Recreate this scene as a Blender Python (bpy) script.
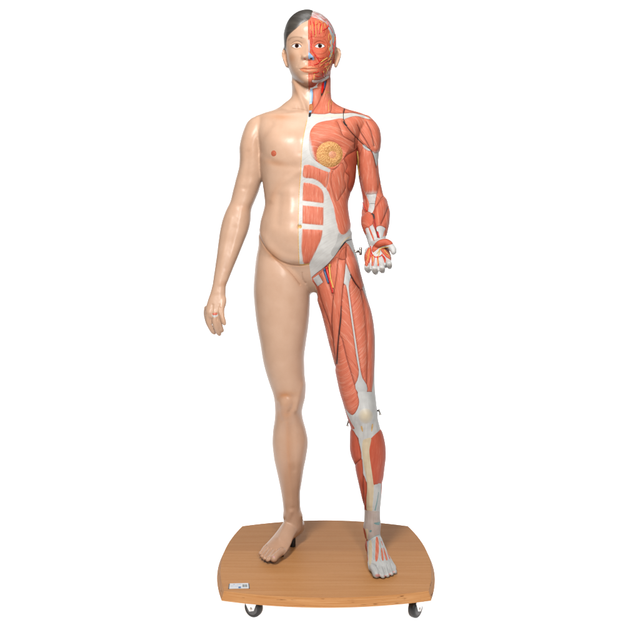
import bpy, math, random
import numpy as np
from mathutils import Vector
from mathutils.bvhtree import BVHTree

for o in list(bpy.data.objects):
    bpy.data.objects.remove(o, do_unlink=True)
scn = bpy.context.scene
COL = scn.collection

# ------------------------------------------------------------------ camera, world, lamps
CAM_Y, CAM_Z, F, HOR = -2.6, 1.055, 816.0, 251.0     # focal length and eye level in pixels of the photograph
cam = bpy.data.cameras.new('camera')
cam.sensor_width = 36.0
cam.lens = 36.0 * F / 640.0
cam.shift_y = -(320.0 - HOR) / 640.0
cam.clip_end = 200.0
cam.clip_start = 0.05
camo = bpy.data.objects.new('camera', cam)
COL.objects.link(camo)
camo.location = (0, CAM_Y, CAM_Z)
camo.rotation_euler = (math.radians(90), 0, 0)
scn.camera = camo

w = bpy.data.worlds.new('World')
scn.world = w
w.use_nodes = True
w.node_tree.nodes['Background'].inputs['Color'].default_value = (1, 1, 1, 1)
w.node_tree.nodes['Background'].inputs['Strength'].default_value = 0.03
scn.view_settings.view_transform = 'Standard'
scn.view_settings.look = 'None'
scn.view_settings.exposure = 0.0
scn.view_settings.gamma = 1.0


def softbox(name, loc, target, sx, sy, power, color=(1, 1, 1)):
    l = bpy.data.lights.new(name, 'AREA')
    l.shape = 'RECTANGLE'
    l.size, l.size_y, l.energy, l.color = sx, sy, power, color
    o = bpy.data.objects.new(name, l)
    COL.objects.link(o)
    o.location = loc
    d = Vector(target) - Vector(loc)
    o.rotation_euler = d.to_track_quat('-Z', 'Y').to_euler()
    return o


softbox('softbox_lamp', (-0.50, -2.25, 2.65), (0, 0, 1.3), 0.46, 0.95, 121, (1, 0.985, 0.965))
softbox('softbox_lamp', (0.56, -2.75, 1.75), (0, 0, 1.1), 0.35, 0.9, 62, (1, 0.985, 0.965))
softbox('softbox_lamp', (0.0, -0.35, 3.3), (0, 0, 0.6), 1.2, 0.9, 23)

# ------------------------------------------------------------------ material helpers


ALB = 0.50        # every paint is this much darker than it looks under the bright lamps


def alb(c):
    return tuple(v * ALB for v in c)


def new_mat(name):
    m = bpy.data.materials.new(name)
    m.use_nodes = True
    nt = m.node_tree
    return m, nt, nt.nodes['Principled BSDF']


def N(nt, typ, **kw):
    n = nt.nodes.new(typ)
    for k, v in kw.items():
        setattr(n, k, v)
    return n


def L(nt, a, b):
    nt.links.new(a, b)


def ramp(nt, fac, stops):
    r = N(nt, 'ShaderNodeValToRGB')
    els = r.color_ramp.elements
    while len(els) < len(stops):
        els.new(0.5)
    for e, (p, c) in zip(els, stops):
        e.position = p
        e.color = (c[0], c[1], c[2], 1) if isinstance(c, tuple) else (c, c, c, 1)
    L(nt, fac, r.inputs['Fac'])
    return r.outputs['Color']


def mix(nt, fac, a, b, blend='MIX'):
    m = N(nt, 'ShaderNodeMix', data_type='RGBA', blend_type=blend)
    if isinstance(fac, (int, float)):
        m.inputs[0].default_value = fac
    else:
        L(nt, fac, m.inputs[0])
    for s, v in ((m.inputs[6], a), (m.inputs[7], b)):
        if isinstance(v, tuple):
            s.default_value = (v[0], v[1], v[2], 1)
        else:
            L(nt, v, s)
    return m.outputs[2]


def math_n(nt, op, a, b=0.0, clamp=False):
    m = N(nt, 'ShaderNodeMath', operation=op, use_clamp=clamp)
    for s, v in ((m.inputs[0], a), (m.inputs[1], b)):
        if isinstance(v, (int, float)):
            s.default_value = v
        else:
            L(nt, v, s)
    return m.outputs[0]


def attr(nt, name):
    return N(nt, 'ShaderNodeAttribute', attribute_name=name)


def noise(nt, vec, scale, detail=3.0, rough=0.55):
    n = N(nt, 'ShaderNodeTexNoise')
    n.inputs['Scale'].default_value = scale
    n.inputs['Detail'].default_value = detail
    n.inputs['Roughness'].default_value = rough
    if vec is not None:
        L(nt, vec, n.inputs['Vector'])
    return n.outputs['Fac']


def bump(nt, h, strength, dist, bsdf):
    b = N(nt, 'ShaderNodeBump')
    b.inputs['Strength'].default_value = strength
    b.inputs['Distance'].default_value = dist
    L(nt, h, b.inputs['Height'])
    L(nt, b.outputs['Normal'], bsdf.inputs['Normal'])


def objcoord(nt):
    return N(nt, 'ShaderNodeTexCoord').outputs['Object']


def muscle_mat(name, dark, mid, light):
    m, nt, b = new_mat(name)
    fc = attr(nt, 'fibre').outputs['Vector']
    n1 = noise(nt, fc, 640, 3.0, 0.6)
    n2 = noise(nt, fc, 170, 2.0, 0.5)
    s = math_n(nt, 'ADD', math_n(nt, 'MULTIPLY', n1, 0.65), math_n(nt, 'MULTIPLY', n2, 0.35))
    c = ramp(nt, s, [(0.30, alb(dark)), (0.43, alb(mid)), (0.53, alb(mid)), (0.66, alb(light))])
    # soft, feathered change into white tendon
    f = attr(nt, 'tendon').outputs['Fac']
    ff = math_n(nt, 'ADD', f, math_n(nt, 'MULTIPLY', math_n(nt, 'SUBTRACT', n1, 0.5), 1.0))
    fr = ramp(nt, ff, [(0.3, 0.0), (0.95, 1.0)])
    c = mix(nt, fr, c, alb((0.74, 0.70, 0.66)))
    g = attr(nt, 'groove').outputs['Fac']
    c = mix(nt, g, c, alb((0.20, 0.03, 0.018)))
    L(nt, c, b.inputs['Base Color'])
    b.inputs['Roughness'].default_value = 0.46
    b.inputs['Specular IOR Level'].default_value = 0.14
    bump(nt, n1, 0.8, 0.0012, b)
    return m


def white_mat(name, c0, c1, rough=0.42):
    m, nt, b = new_mat(name)
    fc = attr(nt, 'fibre').outputs['Vector']
    n1 = noise(nt, fc, 300, 3.0)
    n2 = noise(nt, objcoord(nt), 35, 2.0)
    s = math_n(nt, 'ADD', math_n(nt, 'MULTIPLY', n1, 0.5), math_n(nt, 'MULTIPLY', n2, 0.5))
    c = ramp(nt, s, [(0.35, alb(c0)), (0.65, alb(c1))])
    c = mix(nt, attr(nt, 'tendon').outputs['Fac'], c, alb((0.68, 0.665, 0.635)))
    g = attr(nt, 'groove').outputs['Fac']
    c = mix(nt, g, c, alb((0.25, 0.14, 0.11)))
    L(nt, c, b.inputs['Base Color'])
    b.inputs['Roughness'].default_value = rough
    b.inputs['Specular IOR Level'].default_value = 0.18
    bump(nt, n1, 0.25, 0.0006, b)
    return m


def flat_mat(name, c, rough=0.4, spec=0.35, metal=0.0, var=0.12, scale=90.0, bmp=0.0):
    m, nt, b = new_mat(name)
    n1 = noise(nt, objcoord(nt), scale, 3.0)
    c = c if metal else alb(c)
    lo = tuple(v * (1 - var) for v in c)
    hi = tuple(min(1.0, v * (1 + var)) for v in c)
    L(nt, ramp(nt, n1, [(0.3, lo), (0.7, hi)]), b.inputs['Base Color'])
    b.inputs['Roughness'].default_value = rough
    b.inputs['Specular IOR Level'].default_value = spec
    b.inputs['Metallic'].default_value = metal
    if bmp:
        bump(nt, n1, bmp, 0.001, b)
    return m


def skin_mat():
    m, nt, b = new_mat('painted_skin')
    oc = objcoord(nt)
    n1 = noise(nt, oc, 22, 3.0)
    n2 = noise(nt, oc, 260, 2.0)
    c = ramp(nt, n1, [(0.3, alb((0.680, 0.425, 0.288))), (0.7, alb((0.740, 0.478, 0.334)))])
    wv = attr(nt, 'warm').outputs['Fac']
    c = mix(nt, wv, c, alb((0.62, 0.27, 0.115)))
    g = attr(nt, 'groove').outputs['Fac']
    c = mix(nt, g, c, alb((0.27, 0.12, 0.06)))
    bz = attr(nt, 'brow').outputs['Fac']
    bz = math_n(nt, 'MULTIPLY', bz, ramp(nt, noise(nt, oc, 900, 2.0), [(0.3, 0.55), (0.7, 1.0)]))
    c = mix(nt, bz, c, alb((0.16, 0.09, 0.05)))
    L(nt, c, b.inputs['Base Color'])
    b.inputs['Roughness'].default_value = 0.34
    b.inputs['Specular IOR Level'].default_value = 0.22
    L(nt, ramp(nt, n1, [(0.3, 0.28), (0.7, 0.36)]), b.inputs['Roughness'])
    bump(nt, n2, 0.06, 0.0006, b)
    return m


M = {}
M['skin'] = skin_mat()
M['muscle'] = muscle_mat('painted_muscle', (0.48, 0.085, 0.046), (0.74, 0.195, 0.112), (0.92, 0.44, 0.31))
M['muscle_deep'] = muscle_mat('painted_muscle_deep', (0.40, 0.058, 0.030), (0.60, 0.112, 0.058), (0.72, 0.20, 0.115))
M['muscle_mid'] = muscle_mat('painted_muscle_forearm', (0.42, 0.068, 0.036), (0.65, 0.145, 0.08), (0.80, 0.31, 0.20))
M['muscle_face'] = muscle_mat('painted_muscle_face', (0.46, 0.06, 0.03), (0.70, 0.145, 0.076), (0.82, 0.27, 0.155))
M['white'] = white_mat('painted_fascia', (0.60, 0.58, 0.55), (0.74, 0.725, 0.695))
M['tendon'] = white_mat('painted_tendon', (0.53, 0.52, 0.50), (0.69, 0.68, 0.665))
M['grey'] = white_mat('painted_sheath', (0.52, 0.52, 0.505), (0.68, 0.68, 0.66))
M['sheath'] = white_mat('painted_retinaculum', (0.50, 0.40, 0.35), (0.62, 0.53, 0.48))
M['galea'] = white_mat('painted_galea', (0.42, 0.34, 0.34), (0.60, 0.56, 0.56))
m, nt, b = new_mat('mottled_galea')
n1 = noise(nt, attr(nt, 'fibre').outputs['Vector'], 150, 4.0, 0.65)
L(nt, ramp(nt, n1, [(0.36, alb((0.50, 0.13, 0.09))), (0.47, alb((0.55, 0.38, 0.36))), (0.56, alb((0.66, 0.64, 0.64))), (0.70, alb((0.62, 0.52, 0.50)))]), b.inputs['Base Color'])
b.inputs['Roughness'].default_value = 0.42
b.inputs['Specular IOR Level'].default_value = 0.2
M['galea_mottled'] = m
M['iliac'] = white_mat('painted_iliac_fascia', (0.44, 0.43, 0.41), (0.58, 0.57, 0.545))
M['jaw'] = white_mat('painted_jaw', (0.84, 0.82, 0.78), (0.96, 0.95, 0.92))
M['shaded_fingertip'] = white_mat('painted_fingertip_shade', (0.25, 0.22, 0.20), (0.38, 0.34, 0.31))  # dark grey paints in the shade under the finger ends
M['temporal'] = white_mat('painted_temporal_fascia', (0.42, 0.44, 0.45), (0.60, 0.63, 0.64))
M['bone'] = white_mat('painted_bone', (0.66, 0.52, 0.34), (0.76, 0.63, 0.44))
M['patella'] = white_mat('painted_patella', (0.70, 0.58, 0.40), (0.74, 0.62, 0.44))
M['knee'] = white_mat('painted_knee_capsule', (0.57, 0.56, 0.54), (0.71, 0.70, 0.675))
M['clav'] = white_mat('painted_clavicle', (0.72, 0.66, 0.52), (0.78, 0.72, 0.58))
M['blue'] = flat_mat('painted_cartilage', (0.30, 0.52, 0.78), 0.35)
M['artery'] = flat_mat('painted_artery', (0.72, 0.018, 0.012), 0.3)
M['vein'] = flat_mat('painted_vein', (0.05, 0.12, 0.28), 0.3)
M['nerve'] = flat_mat('painted_nerve', (0.82, 0.50, 0.10), 0.35)
M['lip'] = flat_mat('painted_lip', (0.80, 0.29, 0.15), 0.36, var=0.12, scale=300)
M['nipple'] = flat_mat('painted_nipple', (0.62, 0.15, 0.08), 0.4, var=0.25, scale=400)
M['areola'] = flat_mat('painted_areola', (0.78, 0.33, 0.17), 0.4, var=0.3, scale=350, bmp=.5)
M['redmark'] = flat_mat('painted_knuckle_muscle', (0.80, 0.20, 0.13), 0.4, var=.3, scale=500)
M['cleft'] = flat_mat('painted_dark_line', (0.16, 0.035, 0.022), 0.5)
M['lash'] = flat_mat('painted_lash', (0.16, 0.085, 0.06), 0.45)
M['teal'] = flat_mat('painted_tendon_sheath', (0.20, 0.36, 0.36), 0.4)
M['fatline'] = flat_mat('painted_fat_edge', (0.72, 0.42, 0.13), 0.45, var=0.3, scale=300)
M['thyroid'] = flat_mat('painted_thyroid', (0.58, 0.21, 0.07), 0.45, var=0.25, scale=400)
M['gap'] = flat_mat('black_gap', (0.015, 0.012, 0.012), 0.6)
M['nail'] = flat_mat('painted_nail', (0.72, 0.36, 0.33), 0.25)
M['eyewhite'] = flat_mat('eye_white', (0.84, 0.83, 0.82), 0.12, 0.5, var=0.03)
M['iris'] = flat_mat('eye_iris', (0.055, 0.018, 0.012), 0.1, 0.5, var=0.3, scale=900)
M['pupil'] = flat_mat('eye_pupil', (0.006, 0.004, 0.004), 0.06, 0.5)
M['metal'] = flat_mat('zinc_metal', (0.55, 0.55, 0.55), 0.32, metal=1.0, var=0.1, scale=40)
M['screw'] = flat_mat('nickel_screw', (0.36, 0.33, 0.30), 0.35, metal=1.0, var=0.2, scale=200)
M['rubber'] = flat_mat('black_rubber', (0.012, 0.012, 0.013), 0.45)
M['hub'] = flat_mat('grey_plastic', (0.13, 0.13, 0.135), 0.5)


def gland_mat():
    m, nt, b = new_mat('painted_gland')
    v = N(nt, 'ShaderNodeTexVoronoi')
    v.inputs['Scale'].default_value = 260
    L(nt, objcoord(nt), v.inputs['Vector'])
    n1 = noise(nt, objcoord(nt), 180, 3)
    s = math_n(nt, 'ADD', math_n(nt, 'MULTIPLY', v.outputs['Distance'], 0.9), math_n(nt, 'MULTIPLY', n1, 0.5))
    c = ramp(nt, s, [(0.25, alb((0.90, 0.54, 0.23))), (0.65, alb((0.80, 0.42, 0.15))), (1.0, alb((0.58, 0.25, 0.08)))])
    L(nt, c, b.inputs['Base Color'])
    b.inputs['Roughness'].default_value = 0.5
    b.inputs['Specular IOR Level'].default_value = 0.15
    inv = math_n(nt, 'SUBTRACT', 1.0, s)
    bump(nt, inv, 0.75, 0.0022, b)
    return m


def hair_mat():
    m, nt, b = new_mat('painted_hair')
    fc = attr(nt, 'fibre').outputs['Vector']
    n1 = noise(nt, fc, 330, 3.0, 0.6)
    n2 = noise(nt, fc, 60, 2.0)
    s = math_n(nt, 'ADD', math_n(nt, 'MULTIPLY', n1, 0.6), math_n(nt, 'MULTIPLY', n2, 0.4))
    c = ramp(nt, s, [(0.35, (0.016, 0.0135, 0.0115)), (0.65, (0.050, 0.044, 0.037))])
    c = mix(nt, ramp(nt, attr(nt, 'tendon').outputs['Fac'], [(0.15, 0.0), (0.8, 0.75)]), c, alb((0.30, 0.20, 0.14)))
    L(nt, c, b.inputs['Base Color'])
    b.inputs['Roughness'].default_value = 0.42
    bump(nt, n1, 0.5, 0.001, b)
    return m


def wood_mat():
    m, nt, b = new_mat('beech_veneer')
    oc = objcoord(nt)
    mp = N(nt, 'ShaderNodeMapping')
    mp.inputs['Scale'].default_value = (0.9, 26, 26)
    L(nt, oc, mp.inputs['Vector'])
    n1 = noise(nt, mp.outputs[0], 3.0, 5.0, 0.6)
    mp2 = N(nt, 'ShaderNodeMapping')
    mp2.inputs['Scale'].default_value = (28, 260, 260)
    L(nt, oc, mp2.inputs['Vector'])
    n2 = noise(nt, mp2.outputs[0], 4.0, 2.0, 0.6)
    c = ramp(nt, n1, [(0.3, alb((0.62, 0.28, 0.10))), (0.5, alb((0.67, 0.32, 0.12))), (0.7, alb((0.72, 0.36, 0.148)))])
    c = mix(nt, ramp(nt, n2, [(0.55, 0.0), (0.75, 0.35)]), c, alb((0.33, 0.13, 0.04)))
    # two veneer leaves with a joint running along the board
    sep = N(nt, 'ShaderNodeSeparateXYZ')
    L(nt, oc, sep.inputs[0])
    leaf = math_n(nt, 'GREATER_THAN', sep.outputs[1], 0.035)
    c = mix(nt, math_n(nt, 'MULTIPLY', leaf, 0.30), c, alb((0.46, 0.20, 0.075)))
    L(nt, c, b.inputs['Base Color'])
    b.inputs['Roughness'].default_value = 0.5
    b.inputs['Specular IOR Level'].default_value = 0.04
    bump(nt, n2, 0.08, 0.0005, b)
    return m


def ply_mat():
    m, nt, b = new_mat('plywood_edge')
    oc = objcoord(nt)
    mp = N(nt, 'ShaderNodeMapping')
    mp.inputs['Scale'].default_value = (7, 7, 420)
    L(nt, oc, mp.inputs['Vector'])
    n1 = noise(nt, mp.outputs[0], 1.0, 3.0, 0.6)
    c = ramp(nt, n1, [(0.3, alb((0.50, 0.21, 0.07))), (0.5, alb((0.62, 0.29, 0.11))), (0.7, alb((0.72, 0.38, 0.165)))])
    mp2 = N(nt, 'ShaderNodeMapping')
    mp2.inputs['Scale'].default_value = (22, 22, 160)
    L(nt, oc, mp2.inputs['Vector'])
    n2 = noise(nt, mp2.outputs[0], 1.0, 2.0, 0.5)
    c = mix(nt, ramp(nt, n2, [(0.64, 0.0), (0.70, 0.85)]), c, (0.10, 0.035, 0.012))
    L(nt, c, b.inputs['Base Color'])
    b.inputs['Roughness'].default_value = 0.55
    b.inputs['Specular IOR Level'].default_value = 0.03
    return m


M['gland'] = gland_mat()
M['hair'] = hair_mat()
M['wood'] = wood_mat()
M['ply'] = ply_mat()

# ------------------------------------------------------------------ object helpers


def mesh_obj(name, verts, faces, mat, parent=None, smooth=True):
    me = bpy.data.meshes.new(name)
    me.from_pydata([tuple(v) for v in verts], [], [tuple(f) for f in faces])
    me.materials.append(mat)
    if smooth:
        me.polygons.foreach_set('use_smooth', [True] * len(me.polygons))
    me.update()
    o = bpy.data.objects.new(name, me)
    COL.objects.link(o)
    if parent:
        o.parent = parent
    return o


def tri_obj(name, V, T, mat, parent, attrs):
    me = bpy.data.meshes.new(name)
    nv, nt_ = len(V), len(T)
    me.vertices.add(nv)
    me.vertices.foreach_set('co', V.astype(np.float32).ravel())
    me.loops.add(nt_ * 3)
    me.loops.foreach_set('vertex_index', T.astype(np.int32).ravel())
    me.polygons.add(nt_)
    me.polygons.foreach_set('loop_start', (np.arange(nt_) * 3).astype(np.int32))
    me.polygons.foreach_set('loop_total', np.full(nt_, 3, np.int32))
    me.update(calc_edges=True)
    me.polygons.foreach_set('use_smooth', np.ones(nt_, bool))
    for k, a in attrs.items():
        if a.ndim == 2:
            at = me.attributes.new(k, 'FLOAT_VECTOR', 'POINT')
            at.data.foreach_set('vector', a.astype(np.float32).ravel())
        else:
            at = me.attributes.new(k, 'FLOAT', 'POINT')
            at.data.foreach_set('value', a.astype(np.float32))
    me.materials.append(mat)
    o = bpy.data.objects.new(name, me)
    COL.objects.link(o)
    o.parent = parent
    return o


def empty(name, loc, label, cat):
    o = bpy.data.objects.new(name, None)
    COL.objects.link(o)
    o.location = loc
    o.empty_display_size = 0.1
    o['label'] = label
    o['category'] = cat
    return o


def world(px, py, y):
    Y = y - CAM_Y
    return np.array([(px - 320.0) * Y / F, y, CAM_Z + (HOR - py) * Y / F])


def project(V):
    Y = V[:, 1] - CAM_Y
    return 320.0 + F * V[:, 0] / Y, HOR - F * (V[:, 2] - CAM_Z) / Y


def pchip(x, y, xq):
    x = np.asarray(x, float)
    y = np.asarray(y, float)
    h = np.diff(x)
    d = np.diff(y) / h
    m = np.zeros(len(x))
    m[0], m[-1] = d[0], d[-1]
    for i in range(1, len(x) - 1):
        if d[i - 1] * d[i] > 0:
            w1, w2 = 2 * h[i] + h[i - 1], h[i] + 2 * h[i - 1]
            m[i] = (w1 + w2) / (w1 / d[i - 1] + w2 / d[i])
    i = np.clip(np.searchsorted(x, xq) - 1, 0, len(x) - 2)
    t = (xq - x[i]) / h[i]
    return ((1 + 2 * t) * (1 - t) ** 2 * y[i] + t * (1 - t) ** 2 * h[i] * m[i]
            + t * t * (3 - 2 * t) * y[i + 1] + t * t * (t - 1) * h[i] * m[i + 1])


def catmull(pts, sub=6, closed=False):
    P = np.asarray(pts, float)
    n = len(P)
    out = []
    rng = range(n) if closed else range(n - 1)
    for i in rng:
        if closed:
            p0, p1, p2, p3 = P[i - 1], P[i], P[(i + 1) % n], P[(i + 2) % n]
        else:
            p1, p2 = P[i], P[i + 1]
            p0 = P[i - 1] if i > 0 else 2 * p1 - p2
            p3 = P[i + 2] if i + 2 < n else 2 * p2 - p1
        for k in range(sub):
            t = k / sub
            out.append(0.5 * ((2 * p1) + (p2 - p0) * t + (2 * p0 - 5 * p1 + 4 * p2 - p3) * t * t
                              + (3 * p1 - p0 - 3 * p2 + p3) * t ** 3))
    if not closed:
        out.append(P[-1])
    return np.array(out)


# ------------------------------------------------------------------ body volumes
SV, SF = [], []
SN = 0


def emit(rings):
    global SN
    R = len(rings)
    K = len(rings[0])
    base = SN
    for r in rings:
        SV.append(r)
    SV.append(np.array([rings[0].mean(0), rings[-1].mean(0)]))
    SN += R * K + 2
    for i in range(R - 1):
        for k in range(K):
            a = base + i * K + k
            b = base + i * K + (k + 1) % K
            SF.append((a, b, b + K, a + K))
    c0, c1 = base + R * K, base + R * K + 1
    for k in range(K):
        SF.append((base + (k + 1) % K, base + k, c0))
        SF.append((base + (R - 1) * K + k, base + (R - 1) * K + (k + 1) % K, c1))


def loft_h(rows, n=2.2, step=1.3, K=56):
    """horizontal rings: (py, xL, xR, yc, depth_front, depth_back)"""
    A = np.array(rows, float)
    q = np.linspace(A[0, 0], A[-1, 0], max(8, int((A[-1, 0] - A[0, 0]) / step)))
    C = [pchip(A[:, 0], A[:, j], q) for j in range(1, 6)]
    a = np.linspace(0, 2 * math.pi, K, endpoint=False)
    ca, sa = np.cos(a), np.sin(a)
    cx = np.sign(ca) * np.abs(ca) ** (2 / n)
    cy = np.sign(sa) * np.abs(sa) ** (2 / n)
    rings = []
    for py, xl, xr, yc, df, db in zip(q, *C):
        Y = yc - CAM_Y
        x0 = ((xl + xr) / 2 - 320) * Y / F
        hw = (xr - xl) / 2 * Y / F
        z = CAM_Z + (HOR - py) * Y / F
        r = np.stack([x0 + hw * cx, yc + np.where(sa < 0, df, db) * cy, np.full(K, z)], 1)
        rings.append(r)
    emit(rings)


def tube_src(pts, radii, K=20, sub=6, u_ref=(1, 0, 0), dome=True):
    """spine in world coordinates with (ru, rv) per point, elliptical rings across the spine, rounded ends"""
    P = catmull(np.array(pts, float), sub)
    rr = np.array([r if isinstance(r, (tuple, list)) else (r, r) for r in radii], float)
    t = np.linspace(0, len(pts) - 1, len(P))
    ru = np.interp(t, range(len(pts)), rr[:, 0])
    rv = np.interp(t, range(len(pts)), rr[:, 1])
    T = np.gradient(P, axis=0)
    T /= np.linalg.norm(T, axis=1)[:, None]
    a = np.linspace(0, 2 * math.pi, K, endpoint=False)
    rings = []
    u0 = np.array(u_ref, float)

    def ring(p, tt, su, sv):
        u = u0 - tt * np.dot(u0, tt)
        u /= np.linalg.norm(u)
        v = np.cross(tt, u)
        return p + np.outer(np.cos(a), u) * su + np.outer(np.sin(a), v) * sv
    if dome:
        for k in (0.97, 0.8, 0.5, 0.2):
            s = math.sqrt(1 - k * k)
            rings.append(ring(P[0] - T[0] * k * min(ru[0], rv[0]), T[0], ru[0] * s, rv[0] * s))
    for p, tt, su, sv in zip(P, T, ru, rv):
        rings.append(ring(p, tt, su, sv))
    if dome:
        for k in (0.2, 0.5, 0.8, 0.97):
            s = math.sqrt(1 - k * k)
            rings.append(ring(P[-1] + T[-1] * k * min(ru[-1], rv[-1]), T[-1], ru[-1] * s, rv[-1] * s))
    emit(rings)


def ptube(pts, radii, **kw):
    """spine points as (px, py, y)"""
    tube_src([world(*p) for p in pts], radii, **kw)


def ellipsoid(c, r, K=28, R=16):
    rings = []
    a = np.linspace(0, 2 * math.pi, K, endpoint=False)
    for i in range(1, R):
        th = math.pi * i / R
        rings.append(np.stack([c[0] + r[0] * math.sin(th) * np.cos(a), c[1] + r[1] * math.sin(th) * np.sin(a),
                               np.full(K, c[2] - r[2] * math.cos(th))], 1))
    emit(rings)


# torso
loft_h([(94, 293, 329, .035, .052, .052), (99, 290, 331, .035, .055, .055), (104, 283.5, 336, .034, .058, .058),
        (108, 278, 343, .032, .062, .062), (111, 273, 351, .030, .068, .068), (114.5, 262, 363, .026, .074, .070),
        (118.5, 256.5, 368, .022, .082, .078), (124, 256, 368, .017, .093, .085), (135, 257, 361, .010, .108, .094),
        (148, 259.5, 355.5, .004, .116, .098), (160, 260.5, 356, .002, .116, .098), (172, 261.0, 355.4, .002, .110, .095),
        (182, 262.4, 354.2, .002, .106, .090), (190, 263.5, 351.8, .002, .103, .086), (197.5, 264.4, 348.7, .002, .103, .084),
        (204, 264.8, 347.4, .002, .107, .083), (212.5, 263, 348, .002, .114, .085), (222.5, 260.3, 349.7, .003, .120, .090),
        (235, 259, 351.4, .004, .126, .098), (246, 258.4, 354, .006, .124, .108), (258, 256.2, 357.6, .008, .113, .115),
        (268, 255.2, 359.6, .010, .094, .118), (278, 256, 360, .012, .078, .115), (286, 260, 356, .015, .06, .10),
        (292, 275, 340, .02, .04, .07)], n=2.35)
# legs
loft_h([(240, 262, 296, .005, .07, .08), (252, 257.5, 300, .004, .085, .095), (264, 255.6, 304, .002, .092, .10),
        (276, 254.7, 308, .0, .094, .105), (290, 254, 310.2, .0, .092, .102), (306, 255, 310, .0, .090, .094),
        (325, 257, 308.6, .0, .086, .088), (342, 260, 306.2, .0, .082, .083), (359, 262.7, 304.3, .0, .076, .078),
        (372, 265.8, 304.6, .001, .072, .073), (385, 270, 305.7, .003, .068, .068), (396, 273.6, 305.4, .005, .065, .063),
        (405, 274.9, 303.4, .007, .063, .060), (412, 275, 302.1, .010, .060, .058), (419, 274.6, 303, .013, .057, .060),
        (430, 273, 306, .018, .056, .066), (442, 272.3, 308, .022, .057, .070), (456, 273.6, 306.4, .028, .056, .068),
        (468, 276, 304, .038, .052, .060), (480, 278.7, 302.2, .050, .047, .052), (494, 281.4, 300.3, .065, .041, .045),
        (506, 283, 300.4, .078, .038, .042), (515, 283.6, 301.8, .088, .038, .042), (524, 284, 302.6, .095, .038, .042),
        (530, 285, 302, .098, .034, .04)], n=2.1)
loft_h([(240, 318, 352, .005, .06, .08), (252, 316, 354.5, .0, .078, .095), (264, 315.5, 359, -.004, .085, .10),
        (276, 315.3, 361.3, -.008, .088, .105), (287, 315.6, 364.7, -.012, .088, .102), (298, 317.4, 367.3, -.016, .087, .098),
        (313, 322, 371.8, -.022, .085, .093), (326, 325.4, 374, -.027, .083, .090), (341, 329, 375.3, -.033, .080, .086),
        (359, 333.6, 375, -.040, .076, .079), (374, 336.9, 374.6, -.045, .072, .072), (386, 339.2, 374.8, -.048, .068, .066),
        (400, 342, 376, -.050, .066, .060), (411, 345.2, 377.2, -.050, .064, .057), (419, 347.8, 378, -.048, .062, .056),
        (428, 350.6, 380.3, -.044, .058, .058), (437, 350.9, 383, -.040, .055, .064), (447, 350.6, 384.7, -.036, .054, .067),
        (455, 351.7, 385, -.033, .053, .066), (465, 355, 384, -.030, .050, .062), (476, 357.5, 382.7, -.026, .047, .056),
        (488, 360.2, 381.8, -.022, .043, .048), (498, 362.3, 381.3, -.018, .040, .042), (510, 364.4, 380.2, -.014, .037, .039),
        (520, 364.2, 380, -.010, .036, .038), (530, 364.0, 380.3, -.006, .036, .038), (538, 365.2, 380.5, -.003, .034, .038)], n=2.1)
# right arm of the figure (skin)
loft_h([(116, 258, 268, .02, .018, .018), (118.5, 251.5, 272, .02, .034, .034), (122.5, 247.3, 274, .02, .046, .046),
        (130, 243.8, 272, .02, .053, .053), (140, 240.8, 266, .02, .056, .056), (149, 239.4, 264, .021, .055, .055),
        (158, 239.6, 264, .023, .053, .053), (165, 239.3, 264, .025, .051, .051), (173, 237.6, 263.8, .027, .049, .049),
        (180, 235.6, 262.6, .028, .047, .047), (184, 234.7, 261.0, .028, .047, .047), (190, 233.1, 259.3, .029, .045, .046), (201, 230.5, 254.8, .028, .043, .044),
        (211, 225.8, 251.2, .026, .043, .043), (221, 222.2, 250.6, .022, .043, .042), (231, 220.0, 248.4, .017, .042, .041),
        (242, 218.4, 244, .010, .038, .038), (255, 216.8, 238.8, .0, .034, .034), (269, 214.8, 233, -.009, .028, .028),
        (279, 213.3, 229, -.016, .024, .024), (287, 212.2, 226, -.022, .021, .021), (293, 210.6, 225.6, -.027, .020, .020)], n=2.15)
# its hand: palm, four fingers, thumb
loft_h([(285, 212.4, 225.6, -.020, .020, .020), (292, 210.6, 225.8, -.026, .019, .019), (299, 208.2, 225, -.032, .018, .018),
        (306, 206.2, 223.6, -.038, .017, .018), (312, 205.2, 221.8, -.043, .016, .018), (317, 206, 220.5, -.046, .013, .016)], n=2.3)
ptube([(209, 308, -.040), (208.2, 316, -.046), (209.2, 324, -.044), (212.6, 331, -.036), (214.5, 332.8, -.030)], [.0098, .0096, .0088, .0078, .0066])
ptube([(206.5, 308, -.026), (206.2, 315, -.020), (207.5, 322, -.012), (209.5, 327, -.006)], [.0085, .0080, .0072, .006])
ptube([(214, 309, -.044), (214.2, 317, -.053), (215.4, 325, -.053), (218, 332, -.044), (219.4, 334.3, -.038)], [.0100, .0096, .0088, .0080, .0066])
ptube([(218, 309, -.040), (218.2, 316, -.049), (219.4, 323, -.050), (221.2, 328.5, -.043), (222.4, 330.6, -.038)], [.0096, .0090, .0082, .0074, .0062])
ptube([(221, 293, -.024), (222.4, 301, -.036), (221.2, 309, -.048), (222, 316, -.058), (223.6, 321.5, -.060), (224.3, 323.6, -.060)],
      [.0125, .0140, .0108, .0086, .0082, .0068])
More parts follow.
